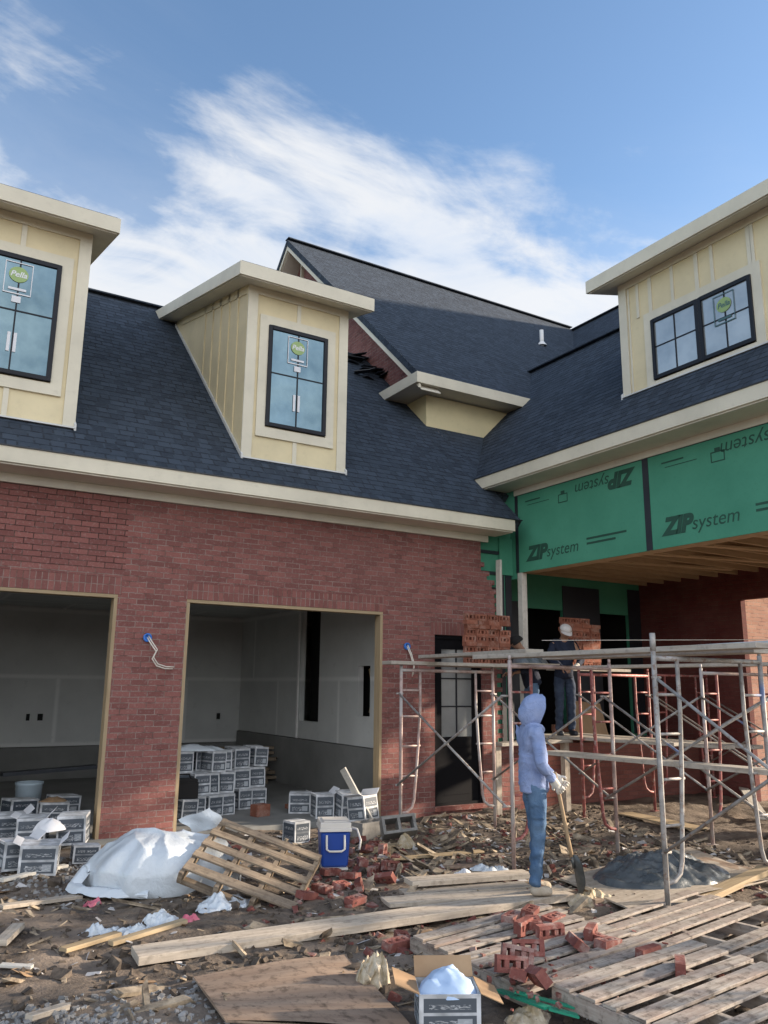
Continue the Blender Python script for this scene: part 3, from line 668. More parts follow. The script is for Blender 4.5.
dormer((5.70,-2.07,5.893),R(-90),2.70,(.56,2.15,.065,.965),h=1.885,wins=2,side=.33,pt=PW)
# ================================================================= GROUND
def hgt(x,y):
    b=-.10+.05*max(0,min(1,(y+1.6)/1.4))
    w=max(0,min(1,(x+4.8)/.5,(9.8-x)/.5,(y+8.8)/.5,(.1-y)/.15))
    v=Vector((x,y,0))
    n=noise.fractal(v*.9,.9,2.1,4)*.045+noise.fractal(v*4.1+Vector((3,7,1)),.8,2.2,4)*.020+abs(noise.noise(v*9.0))*.012
    return -.10+(b+.10+n)*w
s=MB(); st=.06; nx=int(15/st); ny=int(9.1/st)
Z=[[hgt(-5+i*st,-9+j*st) for j in range(ny+1)] for i in range(nx+1)]
vs=[(-5+i*st,-9+j*st,Z[i][j]) for i in range(nx+1) for j in range(ny+1)]
fs=[(i*(ny+1)+j,(i+1)*(ny+1)+j,(i+1)*(ny+1)+j+1,i*(ny+1)+j+1) for i in range(nx) for j in range(ny)]
xa,xb,ya,yb=-5,-5+nx*st,-9,-9+ny*st; B=500
ring=[((-B,-B),(B,-B),(B,ya),(-B,ya)),((-B,yb),(B,yb),(B,B),(-B,B)),((-B,ya),(xa,ya),(xa,yb),(-B,yb)),((xb,ya),(B,ya),(B,yb),(xb,yb))]
for q in ring:
    i0=len(vs); vs+=[(x,y,-.10) for x,y in q]; fs.append((i0,i0+1,i0+2,i0+3))
me=bpy.data.meshes.new('ground'); me.from_pydata(vs,[],fs); me.polygons.foreach_set('use_smooth',[True]*len(fs)); me.materials.append(GROUND)
o=bpy.data.objects.new('ground',me); COL.objects.link(o); kind(o)
def on(px,py,dz=0):
    p=g(px,py,-.1)
    for _ in range(3): p=g(px,py,hgt(p.x,p.y) if p.y<0.05 else 0.0)
    p.z+=dz; return p
# loose litter nobody could count
def litter(name,mat,n,region,size,flat,clump=1.0,pred=None):
    s=MB()
    for k in range(n):
        for _ in range(8):
            x=random.uniform(region[0],region[1]); y=random.uniform(region[2],region[3])
            if noise.noise(Vector((x*1.3,y*1.3,clump*5)))*.8+.35>random.random() and (pred is None or pred(x,y)): break
        L=random.uniform(*size); w=L*random.uniform(*flat[0]); h=L*random.uniform(*flat[1])
        m=Matrix.Translation((x,y,hgt(x,y)+h*random.uniform(-.25,.35)))@Euler((random.uniform(-.5,.5),random.uniform(-.5,.5),random.uniform(0,6.3))).to_matrix().to_4x4()
        c=[Vector((sx*L/2*random.uniform(.6,1.1),sy*w/2*random.uniform(.6,1.1),sz*h/2*random.uniform(.6,1.1))) for sz in (-1,1) for (sx,sy) in ((-1,-1),(1,-1),(1,1),(-1,1))]
        s.hexa([m@q for q in c])
    return kind(s.build(name,mat,weld=False),'stuff')
litter('mud_clods',CLOD,4600,(-3,6.5,-7.5,-.15),(.01,.06),((.6,1),(.4,.8)),1)
litter("mud_clods",CLOD,150,(-2.5,6.5,-5.5,-.2),(.06,.15),((.6,1),(.35,.6)),1.5)
litter('wood_chips',CHIPW,1050,(-2.5,6,-6.6,-.3),(.03,.17),((.05,.22),(.03,.09)),2)
litter('wood_chips',CHIPW,560,(1.0,5.6,-4.0,-.2),(.05,.34),((.04,.18),(.02,.07)),2.5)
litter('brick_rubble',BRICKU,420,(-.6,5.0,-6.2,-.5),(.02,.08),((.5,1),(.4,.8)),3)
litter('paper_scraps',CHIPP,260,(-2.4,5.5,-5.5,-.3),(.03,.13),((.3,.9),(.02,.1)),4)
litter('wood_scraps',CHIPW,170,(-1.2,5.8,-5.2,-.4),(.16,.5),((.10,.28),(.04,.09)),7)
litter('wood_scraps',CHIPW,150,(1.2,5.6,-3.4,-.2),(.12,.45),((.08,.3),(.04,.1)),7.5)
litter('wood_scraps',CHIPW,90,(-2.8,.5,-6.0,-1.0),(.12,.4),((.08,.2),(.04,.1)),7.7)
litter('cardboard_scraps',CARDB,30,(-2.4,5.5,-5.8,-.3),(.06,.2),((.4,.9),(.03,.08)),8)
litter('paper_scraps',CHIPP,220,(.0,5.5,-4.0,-.2),(.04,.16),((.3,.8),(.04,.15)),9)
litter('brick_rubble',BRICKU,160,(-.4,4.5,-5.5,-.4),(.05,.11),((.5,.9),(.35,.6)),10)
def on_pallets(n):
    s=MB(); rr=random.Random(9)
    for k in range(n):
        px,py=rr.gauss(560,60),rr.gauss(958,24)
        if not (470<px<760 and 925<py<1010): continue
        p=g(px,py,.035); L=rr.uniform(.012,.05)
        m=Matrix.Translation(p)@Euler((rr.uniform(-.4,.4),rr.uniform(-.4,.4),rr.uniform(0,6))).to_matrix().to_4x4()
        s.hexa([m@Vector((sx*L/2*rr.uniform(.6,1.1),sy*L*.35*rr.uniform(.6,1.1),sz*L*.25)) for sz in (-1,1) for (sx,sy) in ((-1,-1),(1,-1),(1,1),(-1,1))])
    return kind(s.build('brick_rubble',BRICKU,weld=False),'stuff')
on_pallets(160)
litter('gravel',GRAVELM,2200,(-2.9,-1.2,-6.2,-4.5),(.012,.04),((.6,1),(.5,.9)),5,lambda x,y: (x+2.3)**2+(y+5.3)**2<.75**2*random.uniform(.3,1))
litter('gravel',GRAVELM,1500,(-2.9,0.0,-2.4,-.5),(.015,.05),((.6,1),(.5,.9)),6)

# ================================================================= LOOSE BRICKS
def brick_mesh(mat,name):
    s=MB(); L,W,H=.194,.092,.057
    for y0,y1 in ((-W/2,-W/2+.026),(W/2-.026,W/2)): s.box(-L/2,L/2,y0,y1,0,H)
    e=.0275
    xs=[(-L/2,-L/2+.028),(-.049,-.021),(.021,.049),(L/2-.028,L/2)]
    for a,b in xs: s.box(a,b,-W/2+.026,W/2-.026,0,H)
    rr=random.Random(4)
    me=s.mesh(name,mat,weld=True)
    for v_ in me.vertices: v_.co+=Vector((rr.uniform(-1,1),rr.uniform(-1,1),rr.uniform(-1,1)))*.0025
    return me
BM=brick_mesh(BRICKU,'loose_brick'); BMO=brick_mesh(BRICKO,'loose_brick')
def brick(p,rot,label,group,mesh=BM):
    o=bpy.data.objects.new('loose_brick',mesh); COL.objects.link(o); o.location=p; o.rotation_euler=rot
    return tag(o,label,'brick',group)
ORD=['first','second','third','fourth','fifth','sixth','seventh','eighth','ninth','tenth','eleventh','twelfth','thirteenth','fourteenth','fifteenth','sixteenth','seventeenth','eighteenth','nineteenth','twentieth','twenty-first','twenty-second','twenty-third','twenty-fourth']
def order_labels(objs,fmt):
    objs=sorted(objs,key=lambda o:px_of(o.matrix_basis.translation))
    for k,o in enumerate(objs): o['label']=fmt.format(ORD[k])
# pile of cored bricks between the tilted pallet and the plank
L=[]
for (px,py,dz,rx,ry,rz) in [(345,868,0,0,0,.3),(362,866,0,.1,0,1.2),(330,876,.0,0,.1,.1),(350,880,0,.1,.1,2.0),(372,876,.0,1.57,0,.5),(388,872,0,1.3,.2,.2),(396,862,0,0,0,.9),(380,860,.06,1.57,.1,.8),(366,858,.05,.2,.3,1.4),(405,872,0,.1,0,.2),(340,890,0,.2,.1,.6),(322,893,0,0,0,1.8),(356,893,0,1.2,0,1.0),(306,900,0,.1,.2,.4),(384,884,.02,.9,.2,2.1),(345,858,.03,.1,.1,2.4),(376,850,.02,.3,.1,.3),(358,846,.02,.1,.4,1.9)]:
    L.append(brick(on(px,py,dz+.01+(.045 if abs(rx)>.9 else 0)),(rx,ry,rz),'','bricks heaped behind the long plank'))
order_labels(L,'{} from the left of the red cored bricks heaped below the blue cooler')
L=[]
for (px,py,rz) in [(396,950,.2),(402,944,1.2),(355,905,.4)]:
    L.append(brick(on(px,py,.01),(0.1,0,rz),'','bricks beside the long plank'))
order_labels(L,'{} from the left of the red bricks lying along the long plank')
# ================================================================= PALLETS
def pallet(loc,rot,label,w,d,nslat,mat,gaps=None,seed=0,bottom=True):
    rr=random.Random(seed)
    P=empty('wooden_pallet',loc,label,'pallet','wooden shipping pallets',rot=rot)
    s=MB(); pitch=d/nslat
    for k in range(nslat):
        y=pitch*(k+.5)+rr.uniform(-.012,.012); ww=min(.105,pitch*.66)*rr.uniform(.85,1.12)
        if gaps and k in gaps: continue
        s.bar((rr.uniform(-.012,.012),y,.117),(w+rr.uniform(-.012,.012),y+rr.uniform(-.03,.03),.117),ww,.018)
    s.build('deck',mat,P,bevel=.002)
    for k in range(3 if w<1.25 else 4):
        n=2 if w<1.25 else 3
        x=.02+(w-.04)*k/n; s=MB(); s.bar((x,0,.062),(x,d,.062),.04,.088,up=(0,0,1)); s.build('stringer',mat,P,bevel=.002)
    if bottom:
        s=MB()
        for y in (.06,d/2,d-.06): s.bar((0,y,.009),(w,y,.009),.095,.016)
        s.build('bottom_deck',mat,P)
    return P
# the tilted pallet: pose solved from its four corners (its deck faces the viewer)
U=Vector((math.cos(-.639)*math.cos(-.311),math.sin(-.639)*math.cos(-.311),math.sin(-.311)))
n0=U.cross(Vector((0,0,1))).normalized(); w0=n0.cross(U); gm=1.256
V=w0*math.cos(gm)-n0*math.sin(gm); N=U.cross(V).normalized()
mt=Matrix((U,V,N)).transposed(); 
org=Vector((-.81,-2.8,.181))-N*.12
tp=pallet(org,mt.to_euler(),'weathered pallet propped up at an angle on the white plastic sheet',1.008,.996,5,PALLETW,seed=5)
for ch in list(tp.children):
    if ch.name.startswith('stringer'): bpy.data.objects.remove(ch)
for k in range(4):
    x=.02+(.968)*k/3; s=MB(); s.bar((x,0,.062),(x,.996,.062),.04,.088); s.build('stringer',PALLETW,tp,bevel=.002)
pallet((.24,-6.02,-.10),(R(1),R(-2),R(3)),'pale flat pallet nearest the opened carton with toppled bricks on it',1.25,1.2,8,PALLETW2,seed=2)
pallet((.40,-7.2,-.06),(R(1),R(-1),R(5)),'dusty flat pallet cut off by the bottom edge of the picture',1.3,1.12,7,PALLETW2,seed=3)
pallet((1.56,-6.3,-.09),(0,R(-1),R(8)),'reddish flat pallet with close boards at the lower right',1.5,1.15,8,PALLETW2,seed=4,gaps=(2,))
L=[]
for (px,py,dz,rx,ry,rz) in [(512,925,.04,0,0,.5),(520,935,.05,1.57,0,.4),(534,932,.05,0,0,1.0),(548,940,.05,1.57,0,-.2),(553,925,.03,.1,0,.3),(530,922,.06,.1,0,.6),(516,968,.06,1.1,.2,-.5),(528,966,.09,1.2,0,-.6),(510,975,.05,1.3,.1,-.4),(518,984,.04,.2,.3,.8),(535,990,.04,.9,.2,1.2),(587,942,.05,1.57,0,.6),(575,952,.05,.6,0,1.1),(608,950,.03,0,.1,.2),(645,962,.04,1.57,0,.1),(676,980,.06,1.57,0,.7),(598,945,.03,.1,0,1.5)]:
    p=g(px,py,.03); L.append(brick(p+Vector((0,0,dz-.02+(.03 if abs(rx)>.8 else 0))),(rx,ry,rz),'','bricks dropped on the flat pallets'))
order_labels(L,'{} from the left of the red bricks dropped on the flat pallets')
# ================================================================= BOARDS AND SHEETS
def board(a,b,w,t,label,mat=WEATH,name='wood_board',group='boards lying in the yard',za=.03,zb=.03,up=(0,0,1)):
    A=on(*a,za); Bq=on(*b,zb); mid=(A+Bq)/2
    s=MB(); s.bar(A-mid,Bq-mid,w,t,up=up)
    me_up=s.build(name,mat,loc=mid,bevel=.003); return tag(me_up,label,'board',group)
board((134,964),(565,901),.27,.055,'long weathered plank lying across the foreground',za=.05,zb=.06)
board((385,905),(566,893),.24,.035,'flat grey plank end lying behind the long plank',za=.02,zb=.03)
board((408,893),(528,884),.20,.045,'grey plank on top of the two stacked boards by the worker',za=.09,zb=.09)
board((402,897),(528,890),.22,.05,'lower plank of the two stacked boards by the worker',za=.02,zb=.03)
board((0,884),(66,870),.07,.03,'thin white board in front of the open cartons',WHITEWOOD,za=.03,zb=.04)
board((0,911),(80,900),.09,.03,'short grey board left of the white plastic sheet')
board((62,955),(118,938),.08,.03,'orange brown board under the pink and white rag',LUMBER)
board((110,948),(185,925),.07,.03,'thin tan stick in front of the crumpled white bags',LUMBER)
board((0,948),(18,930),.09,.04,'grey block of wood at the left edge of the yard')
board((0,970),(32,972),.05,.02,'thin pale lath at the left edge beside the gravel',WHITEWOOD)
board((28,1024),(66,1012),.06,.03,'short offcut at the bottom left beside the gravel')
board((392,862),(482,854),.10,.02,'warm tan board lying in front of the cinder block',LUMBER)
board((360,852),(408,846),.12,.02,'yellow board splinter in front of the cinder block',LUMBER)
board((400,872),(505,868),.10,.02,'dark flat board between the tan board and stacked planks',PLYM)
board((625,816),(700,832),.28,.02,'yellow plywood strip beneath the middle scaffold frame',LUMBER,za=.04,zb=.04)
board((668,908),(768,918),.30,.03,'wide grey board right of the mortar mixing sheet')
board((700,905),(768,880),.14,.05,'orange plank leaning out to the right of the mortar sheet',LUMBER,za=.04,zb=.1)
board((700,862),(768,880),.18,.03,'brown board behind the mortar heap',PLYM)
board((730,780),(764,822),.14,.04,'short plank leaning under the scaffold at the right edge',WHITEWOOD,za=.25,zb=.05)
board((560,893),(600,905),.10,.03,'muddy offcut between the shovel and the flat pallets',PLYM)
def sheet(corners,t,label,mat,name,cat,dz=.02):
    P=[on(px,py,dz) for px,py in corners]; c=sum(P,Vector())/4; P=[p-c for p in P]
    s=MB(); e=(P[1]-P[0]).length; f=(P[3]-P[0]).length
    top=[p+Vector((0,0,t)) for p in P]; uvt=[(0,0),(e,0),(e,f),(0,f)]
    n=10
    for i in range(n):
        for j in range(n):
            q=[]; uq=[]
            for (a,b) in ((i,j),(i+1,j),(i+1,j+1),(i,j+1)):
                u,v=a/n,b/n; p=top[0]*(1-u)*(1-v)+top[1]*u*(1-v)+top[2]*u*v+top[3]*(1-u)*v
                q.append(p+Vector((0,0,noise.noise(p*2.3)*.012+.012*math.sin(u*3)))); uq.append((u*e,v*f))
            s.face(q,uq,0,True)
    for k in range(4): s.face([P[k],P[(k+1)%4],top[(k+1)%4]+Vector((0,0,.0)),top[k]])
    return tag(s.build(name,mat,loc=c),label,cat)
sheet([(225,1030),(415,1040),(345,962),(193,985)],.012,'muddy brown plywood sheet lying flat in the foreground',PLYM,'plywood_sheet','plywood',.035)
sheet([(635,918),(772,885),(690,852),(560,884)],.014,'grey plywood mixing sheet under the wet mortar heap',WEATH,'plywood_sheet','plywood',.04)
# mortar heap
mc=on(655,893,.05)+Vector((.1,.25,0))
mc=Vector((3.48,-4.15,hgt(3.48,-4.15)+.05))
s=MB()
def mfn(u,v):
    a=u*2*math.pi; r=v
    X=math.cos(a)*r*.76; Y=math.sin(a)*r*.52
    h=.165*(1-r**2.2)**1.1 if r<1 else 0
    n=noise.fractal(Vector((X*4,Y*4,2)),.8,2,4)*.08*(1-r*.5)+(1-abs(noise.noise(Vector((X*7+Y*4,Y*5,4)))*2))*.06*(1-r*.8)+noise.noise(Vector((X*22,Y*22,1)))*.012*(1-r)
    return (X*(1+.12*noise.noise(Vector((math.cos(a),math.sin(a),3)))),Y,max(0,h+n*(1 if r<.98 else 0)))
s.grid(mfn,110,44); mh=s.build('mortar_heap',MORTARM,loc=mc); tag(mh,'heap of wet grey mortar on the plywood mixing sheet','mortar')
# ================================================================= WHITE PLASTIC SHEET
def crumple(p):
    z=0;amp=1.0;f=1.0
    for o_ in range(4):
        z+=amp*(1-abs(noise.noise(p*f))*2.2)**2*(1 if o_%2 else .8); amp*=.48; f*=2.1
    return z
def heap(name,mat,c,rx,ry,h,rz,label,cat,amp=.08,fr=3,seed=0,nu=64,nv=30,group=None,flat=1.2):
    s=MB()
    def fn(u,v):
        a=u*2*math.pi; r=v*1.0
        e=1+.22*noise.noise(Vector((math.cos(a)*1.3,math.sin(a)*1.3,seed)))
        X=math.cos(a)*r*rx*e; Y=math.sin(a)*r*ry*e
        z=h*max(0,(1-r**2.4))**.75
        p=Vector((X*fr,Y*fr,seed*3.1))
        rg=1-abs(noise.noise(p))*2
        z+=(noise.fractal(p*.8,.9,2,3)*amp*.7+(crumple(p*.7)-.75)*amp*.75)*(1-.4*r)
        k=amp*.5*noise.noise(p*1.7+Vector((5,5,5)))+amp*.35*(crumple(p*1.1+Vector((3,3,3)))-.75)
        return (X+k*r,Y+k*r,max(.0,z))
    s.grid(fn,nu,nv); o=s.build(name,mat,loc=c,rot=(0,0,rz)); return tag(o,label,cat,group)
tc=Vector((-.72,-2.12,-.09))
def crumple(p):
    z=0;amp=1.0;f=1.0
    for o_ in range(4):
        z+=amp*(1-abs(noise.noise(p*f))*2.2)**2*(1 if o_%2 else .8); amp*=.48; f*=2.1
    return z
s=MB()
def tarp(u,v):
    a=u*2*math.pi; r=v*1.06
    e=1+.16*noise.noise(Vector((math.cos(a)*1.3,math.sin(a)*1.3,7)))
    rr=min(r,1.0)-max(0,r-.93)*.9                      # the lower edge tucks back under
    X=math.cos(a)*rr*.72*e; Y=math.sin(a)*rr*.46*e
    base=.43*max(0,1-min(r,1)**3.4)**.62*(1+.16*noise.noise(Vector((X*1.7,Y*1.7,1))))
    q=Vector((X*1.5+Y*1.1,Y*1.3-X*.4,4.2))
    fold=(1-abs(noise.noise(q))*2.0)**3*.050+(1-abs(noise.noise(q*2.3+Vector((3,1,0))))*2)**5*.022
    rad=math.sin(a*9+noise.noise(Vector((a*1.4,r*2,2)))*3)*.018*r**2
    z=base+fold*min(1,(1-min(r,1))*4+.1)+rad*.6-.01*max(0,r-1)
    return (X+math.cos(a)*rad*1.4,Y+math.sin(a)*rad*1.4,max(0,z))
s.grid(tarp,150,70); tag(s.build('plastic_sheet',TARP,loc=tc,rot=(0,0,-.35)),'white plastic sheet bunched up in a heap beside the tilted pallet','plastic sheet')
s=MB()
def tail(u,v):
    P=[Vector((-.52,.10,.26)),Vector((-.70,.02,.14)),Vector((-.78,-.10,.03)),Vector((-.66,-.24,.02)),Vector((-.42,-.36,.02)),Vector((-.1,-.42,.01))]
    f=u*(len(P)-1); i=min(int(f),len(P)-2); t_=f-i; t_=t_*t_*(3-2*t_); p=P[i].lerp(P[i+1],t_); d=(P[i+1]-P[i]).normalized(); sd_=d.cross(Vector((0,0,1))).normalized()
    w_=(v-.5)*.15*(1-.35*u); k_=noise.noise(Vector((u*9,v*4,3)))*.02
    return p+sd_*w_+Vector((k_,k_,math.cos((v-.5)*3)*.06+k_))
s.grid(tail,44,12); tag(s.build('plastic_tail',TARP,loc=tc,rot=(0,0,-.35)),'rolled white plastic edge looping off the left of the plastic heap','plastic')
s=MB(); s.bar((0,0,0),(.26,-.16,-.12),.18,.012,up=(0.3,-.8,.5)); tag(s.build('cardboard_piece',CARDB,loc=on(112,880,.22)),'brown cardboard piece showing through the white plastic sheet','cardboard')
s=MB(); s.grid(lambda u,v:((u-.5)*.30+.03*math.sin(v*5),.02*math.sin(u*7),v*.2-.05*u),10,8); tag(s.build('plastic_flap',TARP,loc=Vector((-.30,-1.95,.36)),rot=(.3,-.5,-.5)),'bright white plastic corner sticking up behind the tilted pallet','plastic')
for (px,py,rx,ry,h,mat,lab,sd) in [(100,930,.14,.07,.07,TARP,'crumpled white bag left of the torn pink and white bag',3),(140,930,.16,.06,.06,TARP,'flattened white plastic strip in front of the plastic heap',4),(160,922,.12,.08,.10,TARP,'white half of the torn bag in the foreground litter',5),(190,920,.11,.06,.07,PINKC,'pink end of the torn bag in the foreground litter',6),(92,905,.08,.05,.07,PINKC,'small pink scrap tucked under the white plastic heap',7),(225,905,.24,.14,.10,TARP,'grey white plastic bag under the tilted pallet',8),(600,968,.10,.07,.10,INSUL,'torn cement bag scrap behind the pallets',10),(592,902,.2,.10,.08,INSUL,'pale crumpled sack between the shovel and the mortar sheet',17),(490,872,.16,.10,.09,TARP,'crumpled white sack behind the stacked planks',11),(462,878,.10,.05,.07,PAPERW,'small white wrapper in front of the stacked planks',12),(406,846,.13,.09,.14,INSUL,'yellow torn paper sack at the foot of the scaffold post',13),(378,852,.2,.12,.08,LUMBER,'heap of yellow wood splinters beside the cinder block',15),(590,1016,.05,.04,.10,PAPERW,'small white bag between the carton and the flat pallet',14),(527,1024,.12,.09,.09,INSUL,'tan crumpled paper right of the opened carton',16),(467,940,.07,.05,.07,PAPERW,'pale blue paper scrap on the far corner of the pale pallet',21)]:
    heap_h=.62*h if mat in (TARP,PINKC) else h
    heap('crumpled_bag' if mat in (TARP,PINKC,PAPERW) else 'torn_sack',mat,on(px,py,-.01),rx*1.15,ry*1.2,heap_h,random.uniform(-.5,.5),lab,'litter',.075,8,sd,64,26,'litter in the yard')
heap('insulation_clump',INSUL,on(373,985,0),.13,.10,.16,.4,'tan and white clump of insulation on the muddy plywood','insulation',.09,14,22,48,20)
# ================================================================= COOLER, CINDER BLOCKS
cl=empty('cooler',on(333,866,.0),'blue cooler with a white lid and side handle behind the brick heap','cooler',rz=R(-22))
s=MB(); w,d,h=.30,.40,.36
s.hexa([(-w/2+.02,-d/2+.02,.02),(w/2-.02,-d/2+.02,.02),(w/2-.02,d/2-.02,.02),(-w/2+.02,d/2-.02,.02),(-w/2,-d/2,h),(w/2,-d/2,h),(w/2,d/2,h),(-w/2,d/2,h)]); s.build('body',COOLB,cl,bevel=.02)
s=MB(); s.box(-w/2-.012,w/2+.012,-d/2-.012,d/2+.012,h,h+.035); s.box(-w/2-.004,w/2+.004,-d/2-.004,d/2+.004,h+.035,h+.085); s.box(-w/2+.03,w/2-.03,-d/2+.04,d/2-.04,h+.085,h+.092); lid=s.build('lid',COOLW,cl,bevel=.008)
s=MB(); s.box(-w/2+.02,w/2-.02,-d/2+.0,d/2-.0,.0,.02); s.build('base',COOLW,cl)
s=MB(); s.tube([(-.09,-d/2-.004,h-.03),(-.09,-d/2-.025,.20),(-.06,-d/2-.03,.18),(.06,-d/2-.03,.18),(.09,-d/2-.025,.20),(.09,-d/2-.004,h-.03)],.011,8); s.build('handle',COOLW,cl)
s=MB(); s.tube([(w/2+.01,.1,h),(w/2+.1,.06,h-.02),(w/2+.13,0,h-.12),(w/2+.11,-.05,h-.2)],.012,8); s.build('lid_strap',COOLW,cl)
def cblock(loc,rot,label):
    s=MB(); L,W,H,t=.40,.20,.20,.032
    for y0 in (0,W-t): s.box(0,L,y0,y0+t,0,H)
    for x0 in (0,L/2-t/2,L-t): s.box(x0,x0+t,t,W-t,0,H)
    o=s.build('cinder_block',BLOCK,loc=loc,rot=rot,weld=False); return tag(o,label,'block','cinder blocks by the garage')
cblock(on(382,842,.0)+Vector((0,0,.02)),(R(62),R(-6),R(-20)),'grey cinder block tipped against the brick pier, both hollow cores showing')
cblock(on(340,846,.0)+Vector((.35,.1,0)),(0,0,R(15)),'grey cinder block lying flat below the tipped one')
# green strap, opened carton
s=MB(); P=[g(498,990,-.04),g(520,998,.0),g(548,1008,.02),g(578,1016,-.02)]
for a,b in zip(P,P[1:]): s.bar(a,b,.05,.012)
s.bar(P[1]+Vector((0,.04,.02)),P[3]+Vector((.03,.05,.02)),.03,.01)
tag(s.build('plastic_strap',GREENP),'green plastic strap lying against the pale flat pallet','strap')
oc=empty('opened_carton',on(447,1026,.01),'opened cardboard carton with brown flaps in the foreground','carton',rz=R(-28))
def carton_mesh(w,d,h,name='carton'):
    s=MB(); uv=[(0,0),(1,0),(1,1),(0,1)]
    p=[(-w/2,-d/2,0),(w/2,-d/2,0),(w/2,d/2,0),(-w/2,d/2,0)]; q=[(x,y,h) for x,y,z in p]
    for k in range(4): s.face([p[k],p[(k+1)%4],q[(k+1)%4],q[k]],uv)
    s.face(q,[(.0,0),(.06,0),(.06,.06),(0,.06)]); s.face(p[::-1],[(.0,0),(.06,0),(.06,.06),(0,.06)])
    # tape seam and taped overlap on top
    s.box(-w/2,w/2,-.02,.02,h,h+.0025); s.uv[-6:]=[[(0.01,.01)]*4]*6
    return s
w,d,h=.33,.27,.19
s=MB(); uv=[(0,0),(1,0),(1,1),(0,1)]
p=[(-w/2,-d/2,0),(w/2,-d/2,0),(w/2,d/2,0),(-w/2,d/2,0)]; q=[(x,y,h) for x,y,z in p]; pi=[(x*.96,y*.96,z+.004) for x,y,z in p]; qi=[(x*.96,y*.96,z) for x,y,z in q]
for k in range(4):
    s.face([p[k],p[(k+1)%4],q[(k+1)%4],q[k]],uv); s.face([pi[(k+1)%4],pi[k],qi[k],qi[(k+1)%4]],[(0.01,.01)]*4); s.face([q[k],q[(k+1)%4],qi[(k+1)%4],qi[k]],[(0.01,.01)]*4)
s.face(p[::-1],[(0.01,.01)]*4); s.face(pi,[(0.01,.01)]*4); s.build('body',CARTON,oc,weld=False)
for (a,b,dv) in (((-w/2,-d/2,h),(-w/2,d/2,h),(-.13,0,.05)),((w/2,d/2,h),(w/2,-d/2,h),(.12,.0,-.05)),((-w/2,d/2,h),(w/2,d/2,h),(0,.07,.09))):
    s=MB(); a=Vector(a);b=Vector(b);dv=Vector(dv); n=(b-a).cross(dv).normalized()*.005; s.hexa([a,b,b+dv,a+dv]+[x+n for x in (a,b,b+dv,a+dv)]); s.build('flap',CARDB,oc)
heap('blue_bag',mat_paint('pale_blue_bag',(.42,.55,.75),.1,.5,.1),oc.location+Vector((0,0,.165)),.17,.14,.10,-.4,'pale blue bag bulging out of the opened carton','bag',.04,9,31,30,12)
# ================================================================= CARTONS IN THE GARAGE
CM={}
def carton(p,rz,size,label,group,tilt=(0,0),open_=False):
    key=size
    if key not in CM: CM[key]=carton_mesh(*size).mesh('carton',CARTON,weld=False)
    o=bpy.data.objects.new('carton',CM[key]); COL.objects.link(o); o.location=p; o.rotation_euler=(tilt[0],tilt[1],rz)
    tag(o,label,'carton',group)
    if open_:
        w,d,h=size
        for sg in (-1,1):
            s=MB(); a=Vector((sg*w/2,-d/2,h)); b=Vector((sg*w/2,d/2,h)); dv=Vector((sg*.07,0,.07 if sg>0 else .03)); n=Vector((0,0,.005)); s.hexa([a,b,b+dv,a+dv]+[x+n for x in (a,b,b+dv,a+dv)]); s.build('flap',PAPERW,o)
    return o
def slab(px,py): return g(px,py,0.0)
layer=['bottom','middle','top']
cols=[(186,822,1),(215,817,3),(228,815,3),(243,810,3),(261,808,3),(201,818,2)]
base=[slab(px,py) for px,py,_ in cols]
SZ=(.225,.30,.27)
LB=['far left','third from the left','fourth from the left','fifth from the left','far right','second from the left']
for ci,(p,(px,py,nl)) in enumerate(zip(base,cols)):
    for k in range(nl):
        q=p+Vector((random.uniform(-.02,.02)+.03*k,.15+.10*k+random.uniform(0,.04),.272*k))
        carton(q,random.uniform(-.5,.35)-.02,SZ,'printed carton in the %s layer of the garage stack, %s column'%(layer[k],LB[ci]),'cartons stacked in the garage',(random.uniform(-.05,.05),random.uniform(-.07,.07)))
c0=base[0]+Vector((.08,.55,0))
names=['behind the red tool bag at the stack left end','behind the second column','behind the middle of the stack','behind the fifth column','at the back right corner of the stack']
for k in range(5):
    q=c0+(base[4]-base[0])*(k/4)+Vector((.02,.12,0))
    for z in range(3 if k in (0,1,3,4) else 2):
        carton(q+Vector((random.uniform(-.02,.02),random.uniform(-.03,.03),.272*z)),random.uniform(-.15,.15),SZ,'carton %s, %s back layer'%(names[k],layer[z]),'cartons stacked in the garage')
heap('plastic_wrap',TARP,c0+Vector((.25,.15,.815)),.36,.16,.07,-.2,'white plastic wrap lying on top of the garage carton stack','plastic wrap',.03,6,41,36,12)
s=MB(); s.box(-.18,.18,-.12,.12,0,.2); s.box(-.17,.17,-.11,.11,.2,.235); s.tube([(-.1,0,.23),(-.08,0,.29),(.08,0,.29),(.1,0,.23)],.012,6); tag(s.build('tool_bag',DARK,loc=base[0]+Vector((-.02,.16,.272)),rot=(0,0,-.1),bevel=.02),'black tool bag set on the far left carton of the garage stack','bag')
L2=[((300,812),-.5,(.30,.30,.26),0,'printed carton standing on the slab right of the stack',0),((322,817),-.2,(.25,.28,.30),0,'open carton with raised white flaps behind the cooler',1),((347,818),-.1,(.28,.25,.34),.12,'carton lying on its side left of the slanting white board',0),((364,820),.4,(.30,.28,.30),-.15,'crushed carton with loose flaps beside the right jamb',1),((296,842),.2,(.22,.24,.24),0,'pale blue white carton peeking over the tilted pallet',0),((316,775),-.3,(.30,.3,.26),0,'carton by the rear lumber stack, left of the two',0),((334,777),.3,(.26,.3,.22),.1,'carton by the rear lumber stack, right of the two',0)]
for (pp,rz,sz,tl,lab,op) in L2:
    carton(on(*pp) if on(*pp).y<0 else slab(*pp),rz,sz,lab,'cartons on the garage slab',(tl,0),bool(op))
